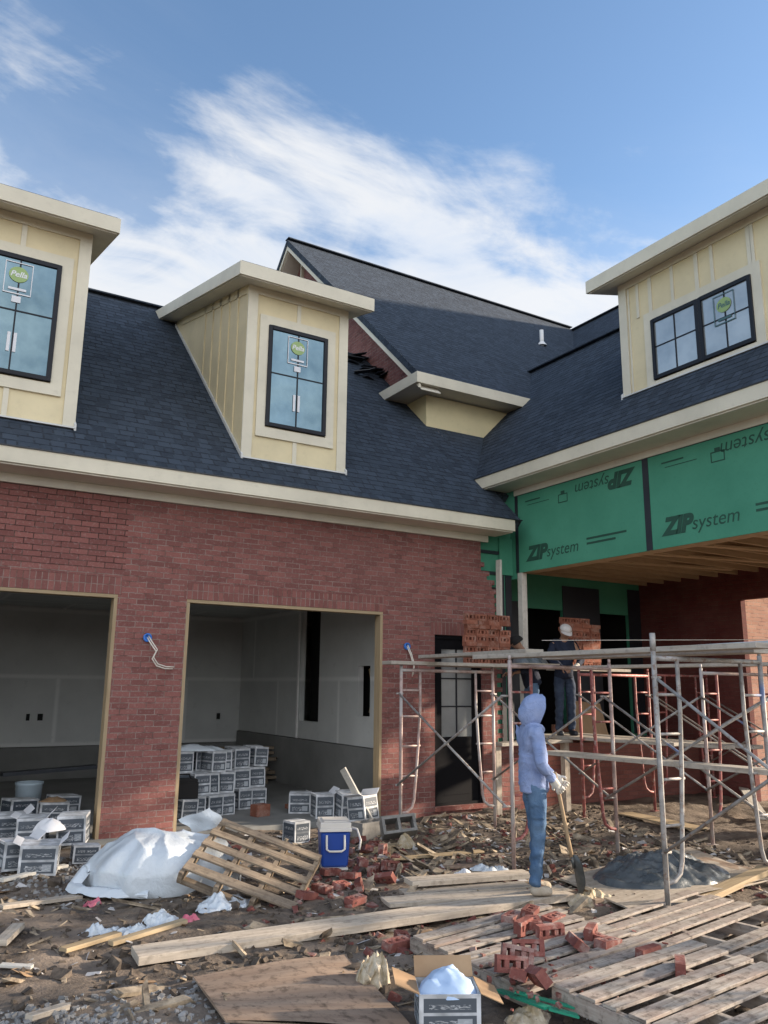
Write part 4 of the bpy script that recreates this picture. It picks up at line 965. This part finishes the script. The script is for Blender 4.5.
s=MB(); s.bar((0,0,0),(-.28,.25,.62),.14,.02,up=(1,0,0)); tag(s.build('wood_board',WHITEWOOD,loc=slab(372,822)+Vector((0,.05,.02))),'white board slanting up against the right garage jamb','board','boards lying in the yard')
s=MB(); s.box(-.11,.11,-.08,.08,0,.15); tag(s.build('small_box',BRICKO,loc=slab(260,816),rot=(0,0,.3),bevel=.005),'small orange box in front of the garage carton stack','box')
tag(brick(slab(292,808),(0,0,.3),'orange brick lying alone on the garage slab','brick',BMO),'orange brick lying alone on the garage slab','brick')
# rear lumber
for k in range(7):
    a=Vector((2.2+random.uniform(-.1,.1),4.7,.07+.085*k)); b=a+Vector((1.0+random.uniform(-.15,.15),-.35+random.uniform(-.2,.2),0))
    s=MB(); m=(a+b)/2; s.bar(a-m,b-m,.16,.05); tag(s.build('wood_board',PALLETW,loc=m),'%s board from the floor in the lumber stack at the rear of the garage'%ORD[k],'board','lumber stacked in the garage')
for k in range(3):
    s=MB(); s.bar((-.03,0,0),(.03,.9,0),.09,.07); tag(s.build('timber_bearer',PALLETW,loc=Vector((2.35+.3*k,4.1,.035))),'%s bearer from the left under the garage lumber stack'%ORD[k],'timber')
# left bay
L3=[((32,842),-.3,(.30,.30,.27),1,'open printed carton left of the leaning carton in the left bay'),((73,842),-.35,(.30,.32,.30),0,'tall printed carton standing alone near the left bay jamb'),((52,822),-.1,(.34,.32,.24),0,'printed carton topped with brown paper in the left bay'),((8,838),0,(.3,.3,.26),1,'carton with white flaps at the left edge of the left bay'),((14,868),.15,(.30,.28,.26),1,'torn open carton at the left edge just outside the slab'),((38,872),-.25,(.34,.30,.27),1,'open carton with white lining in front of the left bay'),((84,862),-.1,(.26,.26,.17),0,'low carton half under the white plastic heap'),((62,812),.2,(.36,.3,.22),0,'carton behind the tall one in the left bay'),((18,818),.3,(.36,.3,.24),0,'carton behind the flapped carton at the left edge')]
for (pp,rz,sz,op,lab) in L3:
    p=slab(*pp); p=p if p.y>0 else on(*pp); carton(p,rz,sz,lab,'cartons in the left garage bay',(random.uniform(-.06,.06),random.uniform(-.05,.05)),bool(op))
heap('crumpled_bag',PAPERW,on(48,852,.22),.16,.12,.12,.2,'white liner spilling over the open carton in front of the left bay','litter',.05,8,51,30,12,'litter in the yard')
heap('brown_paper',CARDB,slab(52,822)+Vector((0,.05,.235)),.17,.14,.05,.2,'brown paper lying on a carton in the left bay','paper',.03,8,52,30,10)
bk=empty('paint_bucket',slab(36,822)+Vector((.0,.8,0)),'pale bucket standing behind the cartons in the left bay','bucket')
s=MB(); s.lathe([(0,0),(.15,0),(.17,.36),(.18,.37),(.18,.40),(.165,.40),(.155,.05),(0,.05)],24); s.build('body',mat_paint('bucket_blue',(.38,.46,.52),.1,.5,.15),bk)
s=MB(); s.tube([(.17*math.cos(a),.17*math.sin(a)-.0,.33-.1*math.sin(a)) for a in [math.pi*k/10 for k in range(11)]],.005,6); s.build('handle',STEEL,bk)
s=MB(); s.bar((0,0,0),(1.3,.1,.05),.2,.05); tag(s.build('wood_board',BLACKTAPE,loc=slab(8,830)+Vector((.1,1.9,.45))),'dark board lying across the cartons at the back of the left bay','board','boards lying in the yard')
# ================================================================= SCAFFOLD
def scaf_frame(y,x0,x1,H,mat,matarch,parent,side=1,rung=True):
    zg=hgt(x0,y)-.01 if y<0 else 0
    r=.0215
    s=MB(); s.tube([(x0,y,hgt(x0,y)-.02),(x0,y,H)],r,8); s.tube([(x1,y,hgt(x1,y)-.02),(x1,y,H)],r,8); s.tube([(x0,y,H-.06),(x1,y,H-.06)],r,8)
    for x in (x0,x1):
        s.tube([(x,y,H),(x,y,H+.05)],.016,8); s.box(x-.05,x+.05,y-.05,y+.05,hgt(x,y)-.02,hgt(x,y)+.008)
    f=s.build('frame',mat,parent)
    W=x1-x0
    s=MB()
    for sg,x in ((1,x0),(-1,x1)):
        xi=x+sg*.29; xb=x+sg*.20
        s.tube([(xi,y,H-.06),(xi,y,H-.5),(xi-sg*.03,y,1.0),(xb,y,.34),(xb-sg*.03,y,.25),(xb-sg*.10,y,.20),(x+sg*.02,y,.19)],.018,8)
    s.build('arch',matarch,f)
    for sg,x in ((1,x0),(-1,x1)):
        for z in (.62,.98,1.34,1.66):
            s=MB(); s.tube([(x,y,z),(x+sg*(.29-max(0,(1.0-z))*.12),y,z)],.013,6); s.build('rung',matarch,f)
    return f
def brace(parent,x,y0,y1,za,zb,mat=STEEL):
    s=MB(); dx=-.03
    s.tube([(x+dx,y0,za),(x+dx,y1,zb)],.0135,6); s.tube([(x+dx-.02,y0,zb),(x+dx-.02,y1,za)],.0135,6)
    ym=(y0+y1)/2; s.tube([(x+dx-.04,ym,(za+zb)/2),(x+dx+.02,ym,(za+zb)/2)],.01,6)
    for yy in (y0,y1):
        for zz in (za,zb): s.tube([(x-.07,yy,zz),(x+.03,yy,zz)],.012,6)
    s.build('cross_brace',mat,parent)
t1=empty('scaffold_tower',(0,0,0),'nearest scaffold run of four pipe frames with crossed braces, in front of the porch','scaffold','scaffold runs by the porch')
scaf_frame(-1.03,2.5,3.97,1.97,STEELP,STEELP,t1)
scaf_frame(-3.08,2.56,4.04,1.99,STEELP,STEELR,t1)
scaf_frame(-5.12,2.42,3.86,2.02,STEEL,STEEL,t1)
s=MB(); s.tube([(2.42,-5.12,2.02),(2.42,-5.12,2.17)],.024,8); s.build('coupling_pin',STEEL,t1)
brace(t1,2.5,-1.03,-3.08,1.62,.52); brace(t1,4.0,-1.03,-3.08,1.62,.52); brace(t1,3.95,-3.08,-5.12,1.62,.52)
scaf_frame(-7.20,2.42,3.86,2.02,STEEL,STEEL,t1); brace(t1,2.46,-5.12,-7.20,1.80,.42)
t2=empty('scaffold_tower',(0,0,0),'red scaffold frames inside the porch, behind the nearest run','scaffold','scaffold runs by the porch')
for y in (-.98,-3.1,-5.2): scaf_frame(y,5.62,7.08,1.97,STEELR if y>-2 else STEELP,STEELR,t2)
brace(t2,5.62,-.98,-3.1,1.62,.52); brace(t2,7.08,-.98,-3.1,1.62,.52); brace(t2,5.62,-3.1,-5.2,1.62,.52)
t3=empty('scaffold_tower',(0,0,0),'short row of red scaffold frames far inside the porch by its end wall','scaffold','scaffold runs by the porch')
for y in (-.5,-2.6): scaf_frame(y,7.75,9.1,2.0,STEELR,STEELR,t3)
brace(t3,7.75,-.5,-2.6,1.62,.52)
scaf_frame(-4.7,7.75,9.1,2.0,STEELP,STEELR,t3); brace(t3,7.75,-2.6,-4.7,1.62,.52); brace(t3,9.1,-.5,-2.6,1.62,.52); brace(t2,7.08,-3.1,-5.2,1.62,.52)
def plank(a,b,w,t,label,mat=PLANKW):
    a=Vector(a);b=Vector(b);m=(a+b)/2; s=MB(); s.bar(a-m,b-m,w,t); return tag(s.build('scaffold_plank',mat,loc=m,bevel=.003),label,'plank','scaffold planks')
ZT1=2.04
plank((2.70,-2.4,ZT1),(2.80,-5.9,ZT1+.01),.235,.045,'pale walk plank along the top front of the nearest scaffold')
plank((2.98,-3.3,ZT1+.0),(3.08,-6.3,ZT1+.045),.235,.04,'silvery walk plank behind the front one on the nearest scaffold',mat_paint('alloy_plank',(.50,.53,.57),.08,.4,.2))
plank((3.3,-2.9,ZT1),(3.35,-5.5,ZT1),.235,.045,'grey walk plank in the middle of the nearest scaffold top')
plank((2.3,-1.00,2.0),(4.7,-1.04,2.0),.235,.045,'plank across the scaffold frame by the narrow glazed door')
plank((3.2,-.70,2.0),(5.2,-.66,2.0),.235,.045,'plank carrying the brick stack beside the toothed brickwork')
plank((2.9,-1.0,ZT1+.045),(2.72,-3.3,ZT1+.045),.235,.04,'plank running from the glazed door frame to the front planks')
plank((5.95,.12,.99),(6.28,-2.95,.99),.24,.045,'low plank the capped bricklayer stands on')
plank((5.68,.05,.99),(5.98,-2.4,1.0),.24,.045,'low plank at the left side of the porch scaffold')
plank((6.30,.1,1.0),(6.65,-3.1,.99),.24,.045,'low plank at the right side of the porch scaffold')
plank((3.55,-2.6,.985),(3.9,-6.0,.99),.24,.045,'low plank on the rear rungs of the nearest scaffold')
plank((4.35,-.62,.93),(5.7,-.60,.95),.24,.045,'low plank in front of the stem wall, under the half hidden worker')
s=MB(); s.bar((4.35,-.62,-.05),(4.35,-.62,.9),.09,.09,up=(1,0,0)); tag(s.build('timber_bearer',WEATH),'timber prop under the left end of the low plank','timber')
s=MB(); s.bar((5.65,-.60,-.05),(5.65,-.60,.92),.09,.09,up=(1,0,0)); tag(s.build('timber_bearer',WEATH),'timber prop under the right end of the low plank','timber')
plank((5.7,-.35,2.0),(7.3,-.30,2.0),.30,.045,'plank carrying the brick stack behind the capped bricklayer')
plank((5.9,-.8,2.02),(6.2,-5.0,2.02),.235,.045,'top plank along the porch scaffold')
# brick stacks on the planks
def stack(x0,y0,z0,n,rows,rz,lab,mesh,depth=1,ragged=True):
    z=z0; rr=random.Random(len(lab)); top=z0+rows*.0578
    while z<top-.02:
        edge=rr.random()<.5
        m=n-(rr.choice((0,0,1)) if ragged and z>top-.2 else 0); sh=rr.uniform(-.02,.02)
        for i in range(m):
            p=Vector((x0+i*.20+sh+rr.uniform(-.006,.006),y0+rr.uniform(-.015,.015)+(.03 if edge else 0),z+(.047 if edge else 0)))
            brick(p,(R(90) if edge else 0,0,rz+rr.uniform(-.05,.05)),lab,lab[:40],mesh)
        z+=.0935 if edge else .0582
stack(3.85,-.70,2.024,4,11,0,'orange red brick in the stack on the plank beside the toothed brickwork',BMO)
stack(6.02,-.33,2.024,4,13,0,'orange red brick in the tall stack on the plank behind the capped bricklayer',BMO)
stack(6.3,.25,.856,3,5,.1,'red brick in the low stack on the porch floor behind the scaffold',BMO)
heap('mortar_heap',MORTARM,Vector((4.62,-1.05,2.04)),.30,.22,.16,.2,'small mortar heap on the scaffold plank right of the brick stack','mortar',.04,8,61,36,14)
s=MB(); s.box(-.33,.33,-.25,.25,0,.015); tag(s.build('mortar_board',WEATH,loc=(4.62,-1.05,2.024)),'board under the small mortar heap on the scaffold plank','board','boards lying in the yard')
s=MB(); s.bar((0,0,0),(.05,.25,.62),.72,.018,up=(0,1,0)); tag(s.build('plywood_sheet',OSB,loc=(6.85,-.02,.87)),'tan plywood panel leaning against the porch, behind the red frames','panel')
s=MB(); s.tube([(4.0,-2.0,2.30),(6.5,-3.0,2.36),(9.35,-3.8,2.46)],.004,5); tag(s.build('mason_line',CABLE),'thin mason line stretched across the porch above the planks','string')

# ================================================================= PEOPLE
def hand(V,E,Rr,wi,d,palm,scale=1.0,curl=.9,rad=.0085):
    # grow a hand from wrist vertex wi: d = pointing direction, palm = direction the fingers curl to
    d=Vector(d).normalized(); palm=Vector(palm); palm=(palm-d*palm.dot(d)).normalized(); side=d.cross(palm)
    w=Vector(V[wi]); 
    def add(p,r,par):
        V.append(tuple(p)); Rr.append(r); E.append((par,len(V)-1)); return len(V)-1
    pm=add(w+d*.045*scale,.027,wi); 
    for k,(off,L) in enumerate(((-.030,.068),(-.010,.078),(.011,.072),(.031,.056))):
        kn=add(w+d*.088*scale+side*off*scale,rad*1.25,pm)
        c1=add(Vector(V[kn])+(d*math.cos(curl*.5)+palm*math.sin(curl*.5))*L*.5*scale,rad,kn)
        c2=add(Vector(V[c1])+(d*math.cos(curl*1.5)+palm*math.sin(curl*1.5))*L*.33*scale,rad*.92,c1)
        add(Vector(V[c2])+(d*math.cos(curl*2.3)+palm*math.sin(curl*2.3))*L*.27*scale,rad*.8,c2)
    t1_=add(w+d*.035*scale-side*.036*scale+palm*.012,rad*1.3,pm)
    t2_=add(Vector(V[t1_])+(d*.8-side*.45+palm*.5).normalized()*.034*scale,rad*1.1,t1_)
    add(Vector(V[t2_])+(d*.7+palm*.75+side*.1).normalized()*.028*scale,rad*.9,t2_)
def rotp(p,pivot,ang):              # bend forward about the left-right axis
    p=Vector(p); q=p-Vector(pivot); c,s_=math.cos(ang),math.sin(ang)
    return Vector((pivot[0]+q.x*c+q.z*s_,p.y,pivot[2]-q.x*s_+q.z*c))
def person(loc,rz,H,label,arms,hood=False,cap=False,top=HOODIE,pants=JEANS,shoe=SHOE,bend=0.0,headdown=0.0,gloves=(False,False),stance=.09,step=0.0,slim=1.0):
    k=H/1.75
    P=empty('person',loc,label,'person','workers on the site',rz=rz); P.scale=(k,k,k)
    pv=(0,0,.98)
    up=lambda p: rotp(p,pv,bend)
    V=[(0,0,.95),up((0,0,1.08)),up((.0,0,1.25)),up((-.015,0,1.40)),up((-.005,0,1.485))]
    Rr=[.100,.090,.100,.088,.052]; E=[(0,1),(1,2),(2,3),(3,4)]
    nk=up((-.005,0,1.485)); hd=lambda p: rotp(up(p),nk,headdown)
    for p,r in (((.02,0,1.555),.066),((.025,0,1.63),.088),((.015,0,1.695),.082),((.01,0,1.735),.05)):
        V.append(tuple(hd(p))); Rr.append(r); E.append((4 if len(V)==6 else len(V)-2,len(V)-1))
    ih=6                                             # head centre
    nz=len(V); V.append(tuple(hd((.118,0,1.635)))); Rr.append(.014); E.append((ih,nz))
    for sy in (-1,1): V.append(tuple(hd((.01,sy*.095,1.635)))); Rr.append(.018); E.append((ih,len(V)-1))
    arm_idx=[]
    for sg,(el,wr,hd_,pl,cu) in zip((-1,1),arms):
        sh=len(V); V.append(tuple(up((-.015,sg*.165,1.415)))); Rr.append(.050); E.append((3,sh))
        e=len(V); V.append(el); Rr.append(.036); E.append((sh,e))
        w=len(V); V.append(wr); Rr.append(.029); E.append((e,w))
        arm_idx.append((sh,e,w)); hand(V,E,Rr,w,hd_,pl,1.0,cu)
    legs=[]
    for sg in (-1,1):
        dx=step*sg
        h_=len(V); V.append((0,sg*.085,.88)); Rr.append(.072); E.append((0,h_))
        kn=len(V); V.append((.025+dx*.6,sg*(stance+.005),.49)); Rr.append(.044); E.append((h_,kn))
        an=len(V); V.append((-.015+dx,sg*(stance+.012),.085)); Rr.append(.032); E.append((kn,an))
        to=len(V); V.append((.13+dx,sg*(stance+.03),.04)); Rr.append(.022); E.append((an,to)); legs.append((h_,kn,an,to))
    v,f=skin_geo(V,E,Rr,2,0)
    link_geo('body',v,f,SKIN,P)
    # trousers
    Vc=[(0,0,.99),(0,0,.93)]; Rc=[.095*slim,.122*slim]; Ec=[(0,1)]
    for (h_,kn,an,to) in legs:
        a=len(Vc); sgn=1 if V[h_][1]>0 else -1
        Vc+= [V[h_],tuple((Vector(V[h_])+Vector(V[kn]))/2),V[kn],tuple((Vector(V[kn])*.45+Vector(V[an])*.55)),(V[an][0],V[an][1],.055)]; Rc+=[.101*slim,.088*slim,.072*slim,.064*slim,.062*slim]
        Ec+=[(1,a),(a,a+1),(a+1,a+2),(a+2,a+3),(a+3,a+4)]
    v,f=skin_geo(Vc,Ec,Rc,3,1)
    for q in v:
        if q.z<.62: q.x+=.010*math.sin(q.z*55+q.y*20)*(.62-q.z)*1.6; q.y+=.006*math.sin(q.z*48)
        n=noise.noise(Vector(q)*13); w_=(1-abs(noise.noise(Vector((q.x*4+q.z*4,q.y*4,q.z*13+2))))*2)**2*.010; q.x+=n*.007-w_*.5; q.y+=n*.005+w_*(.8 if q.y>0 else -.8)
    link_geo('trousers',v,f,pants,P)
    # top
    Vc=[up((0,0,.86)),up((0,0,1.06)),up((0,0,1.25)),up((-.015,0,1.395)),up((-.005,0,1.48))]; Rc=[.168*slim,.156*slim,.150*slim,.122*slim,.072]; Ec=[(0,1),(1,2),(2,3),(3,4)]
    for (sh,e,w) in arm_idx:
        a=len(Vc); Vs,Ve,Vw=Vector(V[sh]),Vector(V[e]),Vector(V[w])
        Vc+=[V[sh],tuple((Vs+Ve)/2),V[e],tuple((Ve+Vw)/2),tuple(Ve*.06+Vw*.94)]; Rc+=[.078,.067,.060,.053,.042]
        Ec+=[(3,a),(a,a+1),(a+1,a+2),(a+2,a+3),(a+3,a+4)]
    v,f=skin_geo(Vc,Ec,Rc,3,1)
    for q in v:
        n=noise.fractal(Vector(q)*8,.9,2,3); w_=(1-abs(noise.noise(Vector((q.x*5+q.z*3,q.y*5,q.z*17))))*2)**2*.011; q.x+=n*.010-w_*.6; q.y+=n*.009+w_*(.8 if q.y>0 else -.8); q.z+=.006*math.sin(q.x*60+q.y*30)
    link_geo('hoodie' if hood else 'jacket',v,f,top,P)
    # shoes
    for (h_,kn,an,to) in legs:
        a=Vector(V[an]); t=Vector(V[to]); d=(t-a); d.z=0; d.normalize()
        b=a.copy(); b.z=.045
        v,f=skin_geo([b-d*.055,b,b+d*.09+Vector((0,0,-.008)),b+d*.165+Vector((0,0,-.014)),a+Vector((0,0,.01))],[(0,1),(1,2),(2,3),(1,4)],[(.052,.052),(.056,.056),(.050,.050),(.042,.042),.056],2,1)
        for q in v: q.z=max(q.z,.004)
        link_geo('shoe',v,f,shoe,P)
    for gi,(use,(sh,e,w)) in enumerate(zip(gloves,arm_idx)):
        if not use: continue
        Vg=[tuple(Vector(V[e])*.22+Vector(V[w])*.78),V[w]]; Eg=[(0,1)]; Rg=[.040,.037]
        _,_,hd_,pl,cu=arms[gi]; hand(Vg,Eg,Rg,1,hd_,pl,1.06,cu,.0118)
        v,f=skin_geo(Vg,Eg,Rg,2,1); link_geo('glove',v,f,GLOVE,P)
    for sy in (-1,1):
        s=MB(); s.lathe([(0,-.012),(.009,-.007),(.012,0),(.009,.007),(0,.012)],10); c=hd((.098,sy*.033,1.648)); o=s.build('eye',DARK,P); o.location=c
    if hood:
        s=MB()
        def hf(u,v):
            a=u*2*math.pi; ph=v*math.pi*.5          # shell pole at the back of the head, rim around the face
            t_=v*1.12
            rx=.150; x=-math.cos(t_*math.pi*.56)*rx
            rr=math.sin(min(t_*math.pi*.56,math.pi*.56))
            Y=math.cos(a)*rr*.118; Z=math.sin(a)*rr*(.142 if math.sin(a)>0 else .185)
            n=noise.noise(Vector((x*14,Y*14,Z*14)))*.010
            return hd((x+.02-.035*max(0,-math.sin(a))*rr+n+.012*math.sin(a),Y*(1+n*3),1.632+Z+n))
        s.grid(hf,30,18); s.grid(lambda u,v: (Vector(hf(u,v))*1 - (Vector(hf(u,v))-Vector(hd((.03,0,1.632))))*.06),30,18)
        s.build('hood',top,P)
        v,f=skin_geo([up((-.06,0,1.46)),up((-.03,.075,1.475)),up((.05,.085,1.465)),up((.105,0,1.425)),up((.05,-.085,1.465)),up((-.03,-.075,1.475))],[(0,1),(1,2),(2,3),(3,4),(4,5),(5,0)],[.052,.040,.032,.026,.032,.040],2,0)
        link_geo('hood_collar',v,f,top,P)
    if cap:
        s=MB()
        def cf(u,v):
            a=u*2*math.pi; t_=v*math.pi*.5
            return hd((.012+math.cos(a)*math.sin(t_)*.106,math.sin(a)*math.sin(t_)*.094,1.668+math.cos(t_)*.078))
        s.grid(cf,24,8); cp=s.build('cap',CAPW,P)
        s=MB()
        def bf(u,v):
            a=(u-.5)*math.pi*.8; r=.112+v*.085*math.cos(a)**.7 if math.cos(a)>0 else .112
            return hd((.012+math.cos(a)*r,math.sin(a)*.104*(1-.1*v),1.668-v*.02-.02*math.sin(a)**2*v))
        s.grid(bf,14,4); s.build('cap_brim',CAPW,cp)
    if not hood and not cap:
        s=MB()
        def hr(u,v):
            a=u*2*math.pi; t_=v*math.pi*.56
            return hd((.008+math.cos(a)*math.sin(t_)*.116-.012*v,math.sin(a)*math.sin(t_)*.105,1.652+math.cos(t_)*.115))
        s.grid(hr,24,9); s.build('hair',DARK,P)
    return P
wp=g(537,893,-.005)
w1=person(wp,R(-20),1.64,'worker in a lavender hoodie with the hood up and blue jeans, holding a shovel',
    [((-.03,-.245,1.15),(.13,-.185,.985),(.55,.12,-.75),(.3,.9,.1),1.0),((.05,.245,1.16),(.225,.02,1.0),(.55,-.45,-.55),(-.3,-.9,.2),1.0)],
    hood=True,headdown=.06,gloves=(True,True),stance=.07,step=.035,slim=.93)
# shovel
m=w1.matrix_basis
def wl(p): return Euler((0,0,R(-20))).to_matrix()@(Vector(p)*1.64/1.75)+wp
sv=empty('shovel',wl((.34,-.10,0)),'long handled shovel standing blade down in the worker\'s gloved hands','shovel')
o0=sv.location
s=MB(); s.tube([wl((.165,-.10,1.06))-o0,wl((.215,-.10,.80))-o0,wl((.275,-.10,.48))-o0,wl((.31,-.10,.30))-o0],.0165,8); s.build('handle',HANDLEW,sv)
s=MB()
def bl(u,v):
    zz=.34-v*.33; wd=.105*(1-(max(0,v-.55)/.45)**2.2*.85)*(min(1,.35+v*4))
    yy=(u-.5)*2*wd; c=wl((.305+.10*v+.03*(abs(u-.5)*2)**2-.05*v*v,-.10+yy,zz)); return c-o0
s.grid(bl,10,14); s.grid(lambda u,v: Vector(bl(u,v))+Vector((.006,0,0)),10,14); s.tube([wl((.31,-.10,.32))-o0,wl((.325,-.10,.22))-o0],[.02,.012],8); s.build('blade',EARTHY,sv)
person(Vector((5.83,-.45,1.012)),R(-112),1.70,'bricklayer in dark navy jacket and pale cap standing on the low plank',
    [((.10,-.25,1.16),(.28,-.12,1.02),(.9,.25,-.2),(0,.3,-.9),.6),((.10,.25,1.16),(.29,.10,1.06),(.9,-.25,-.1),(0,-.3,-.9),.6)],cap=True,top=NAVY,pants=JEANSD,shoe=BLACKTAPE,headdown=.45,bend=.08,gloves=(False,True))
person(Vector((5.02,-.62,.956)),R(160),1.55,'half hidden worker in navy top and jeans behind the small mortar heap',
    [((.10,-.24,1.13),(.30,-.20,1.10),(.9,0,-.2),(0,.2,-.9),.7),((.10,.24,1.13),(.30,.20,1.10),(.9,0,-.2),(0,-.2,-.9),.7)],top=NAVY,pants=JEANS,shoe=BLACKTAPE,bend=.30,headdown=.3,stance=.12)

# ================================================================= LIGHT AND SKY
SUN_AZ=R(-17); SUN_EL=R(15)         # direction to the sun: +x, a little towards the viewer
sd=Vector((math.cos(SUN_AZ)*math.cos(SUN_EL),math.sin(SUN_AZ)*math.cos(SUN_EL),math.sin(SUN_EL)))
L_=bpy.data.lights.new('sun','SUN'); L_.energy=5.0; L_.angle=R(2.0); L_.color=(1,.84,.66)
so=bpy.data.objects.new('sun',L_); COL.objects.link(so); so.rotation_euler=(-sd).to_track_quat('-Z','Y').to_euler(); so.location=sd*50
wd=bpy.data.worlds.new('World'); scene.world=wd; wd.use_nodes=True; nt=wd.node_tree; nt.nodes.clear()
def N(t,**k):
    n=nt.nodes.new(t)
    for a,b in k.items(): setattr(n,a,b)
    return n
def LK(a,b): nt.links.new(a,b)
def MT(op,a,b=0.0,clamp=False):
    n=N('ShaderNodeMath',operation=op,use_clamp=clamp)
    for sk,v in ((n.inputs[0],a),(n.inputs[1],b)):
        if hasattr(v,'is_output'): LK(v,sk)
        else: sk.default_value=v
    return n.outputs[0]
out=N('ShaderNodeOutputWorld'); bg=N('ShaderNodeBackground'); LK(bg.outputs[0],out.inputs[0])
sky=N('ShaderNodeTexSky',sky_type='NISHITA'); sky.sun_disc=False; sky.sun_elevation=SUN_EL; sky.sun_rotation=R(90)-SUN_AZ; sky.air_density=1.0; sky.dust_density=.6; sky.ozone_density=1.5
tc=N('ShaderNodeTexCoord'); nrm=N('ShaderNodeVectorMath',operation='NORMALIZE'); LK(tc.outputs['Generated'],nrm.inputs[0])
sp=N('ShaderNodeSeparateXYZ'); LK(nrm.outputs[0],sp.inputs[0])
zz=MT('ADD',MT('MAXIMUM',sp.outputs[2],0.0),.22)
cb=N('ShaderNodeCombineXYZ'); LK(MT('DIVIDE',sp.outputs[0],zz),cb.inputs[0]); LK(MT('DIVIDE',sp.outputs[1],zz),cb.inputs[1]); cb.inputs[2].default_value=CZ_SEED
mp=N('ShaderNodeMapping'); LK(cb.outputs[0],mp.inputs[0]); mp.inputs['Rotation'].default_value=(0,0,R(35)); mp.inputs['Scale'].default_value=(1.0,1.45,1)
def WN(scale,detail,rough,dist,src=mp):
    n=N('ShaderNodeTexNoise'); n.inputs['Scale'].default_value=scale; n.inputs['Detail'].default_value=detail; n.inputs['Roughness'].default_value=rough; n.inputs['Distortion'].default_value=dist
    LK(src.outputs[0],n.inputs['Vector']); return n.outputs['Fac']
n1=WN(1.9,10,.62,.5); n2=WN(.55,4,.5,.2); n3=WN(4.5,6,.6,.6)
# bank of cloud low in the sky ahead; an unseen brighter bank added behind as fill light
def RMP(v,a,b):
    n=N('ShaderNodeMapRange',clamp=True,interpolation_type='SMOOTHSTEP'); LK(v,n.inputs[0]); n.inputs[1].default_value=a; n.inputs[2].default_value=b; return n.outputs[0]
low=MT("SUBTRACT",1.0,RMP(sp.outputs[2],.42,.66))
back=RMP(sp.outputs[1],.25,-.5)
dens=MT('ADD',MT('MULTIPLY',n1,.75),MT('MULTIPLY',n2,.45)); dens=MT('ADD',dens,MT('MULTIPLY',n3,.36))
dens=MT("ADD",dens,MT("MULTIPLY",low,.16)); dens=MT('ADD',dens,MT('MULTIPLY',back,.22))
for (dv,lo,wt) in (((.415,.735,.535),.965,.13),((.10,.86,.49),.94,.13),((.60,.64,.47),.965,.11)):
    dt=N('ShaderNodeVectorMath',operation='DOT_PRODUCT'); LK(nrm.outputs[0],dt.inputs[0]); dt.inputs[1].default_value=Vector(dv).normalized()
    dens=MT('ADD',dens,MT('MULTIPLY',RMP(dt.outputs['Value'],lo,1.0),wt))
thin=MT('MULTIPLY',RMP(MT('ADD',MT('MULTIPLY',n2,.6),MT('ADD',MT('MULTIPLY',n1,.35),MT('MULTIPLY',low,.16))),.42,.80),.42)
cov=MT('MAXIMUM',RMP(dens,.895,1.13),thin)
mx=N('ShaderNodeMix',data_type='RGBA'); LK(MT('MULTIPLY',cov,.86),mx.inputs[0])
sk=N('ShaderNodeMix',data_type='RGBA',blend_type='MULTIPLY'); sk.inputs[0].default_value=1.0; LK(sky.outputs[0],sk.inputs[6]); sk.inputs[7].default_value=(SKYT[0],SKYT[1],SKYT[2],1)
LK(sk.outputs[2],mx.inputs[6])
cl_=N('ShaderNodeMix',data_type='RGBA'); LK(RMP(n3,.3,.7),cl_.inputs[0]); cl_.inputs[6].default_value=(CLB*.86,CLB*.93,CLB*1.04,1); cl_.inputs[7].default_value=(CLB*1.05,CLB*1.05,CLB*1.05,1)
bk=N('ShaderNodeMix',data_type='RGBA',blend_type='MULTIPLY'); LK(back,bk.inputs[0]); LK(cl_.outputs[2],bk.inputs[6]); bk.inputs[7].default_value=(CLOUD_FILL,CLOUD_FILL*.98,CLOUD_FILL*.96,1)
LK(bk.outputs[2],mx.inputs[7])
LK(mx.outputs[2],bg.inputs[0]); bg.inputs[1].default_value=.1
scene.view_settings.view_transform='Standard'; scene.view_settings.look='None'; scene.view_settings.gamma=1; scene.view_settings.use_curve_mapping=False
scene.view_settings.exposure=EXPO
scene.cycles.max_bounces=6; scene.cycles.caustics_reflective=False; scene.cycles.caustics_refractive=False
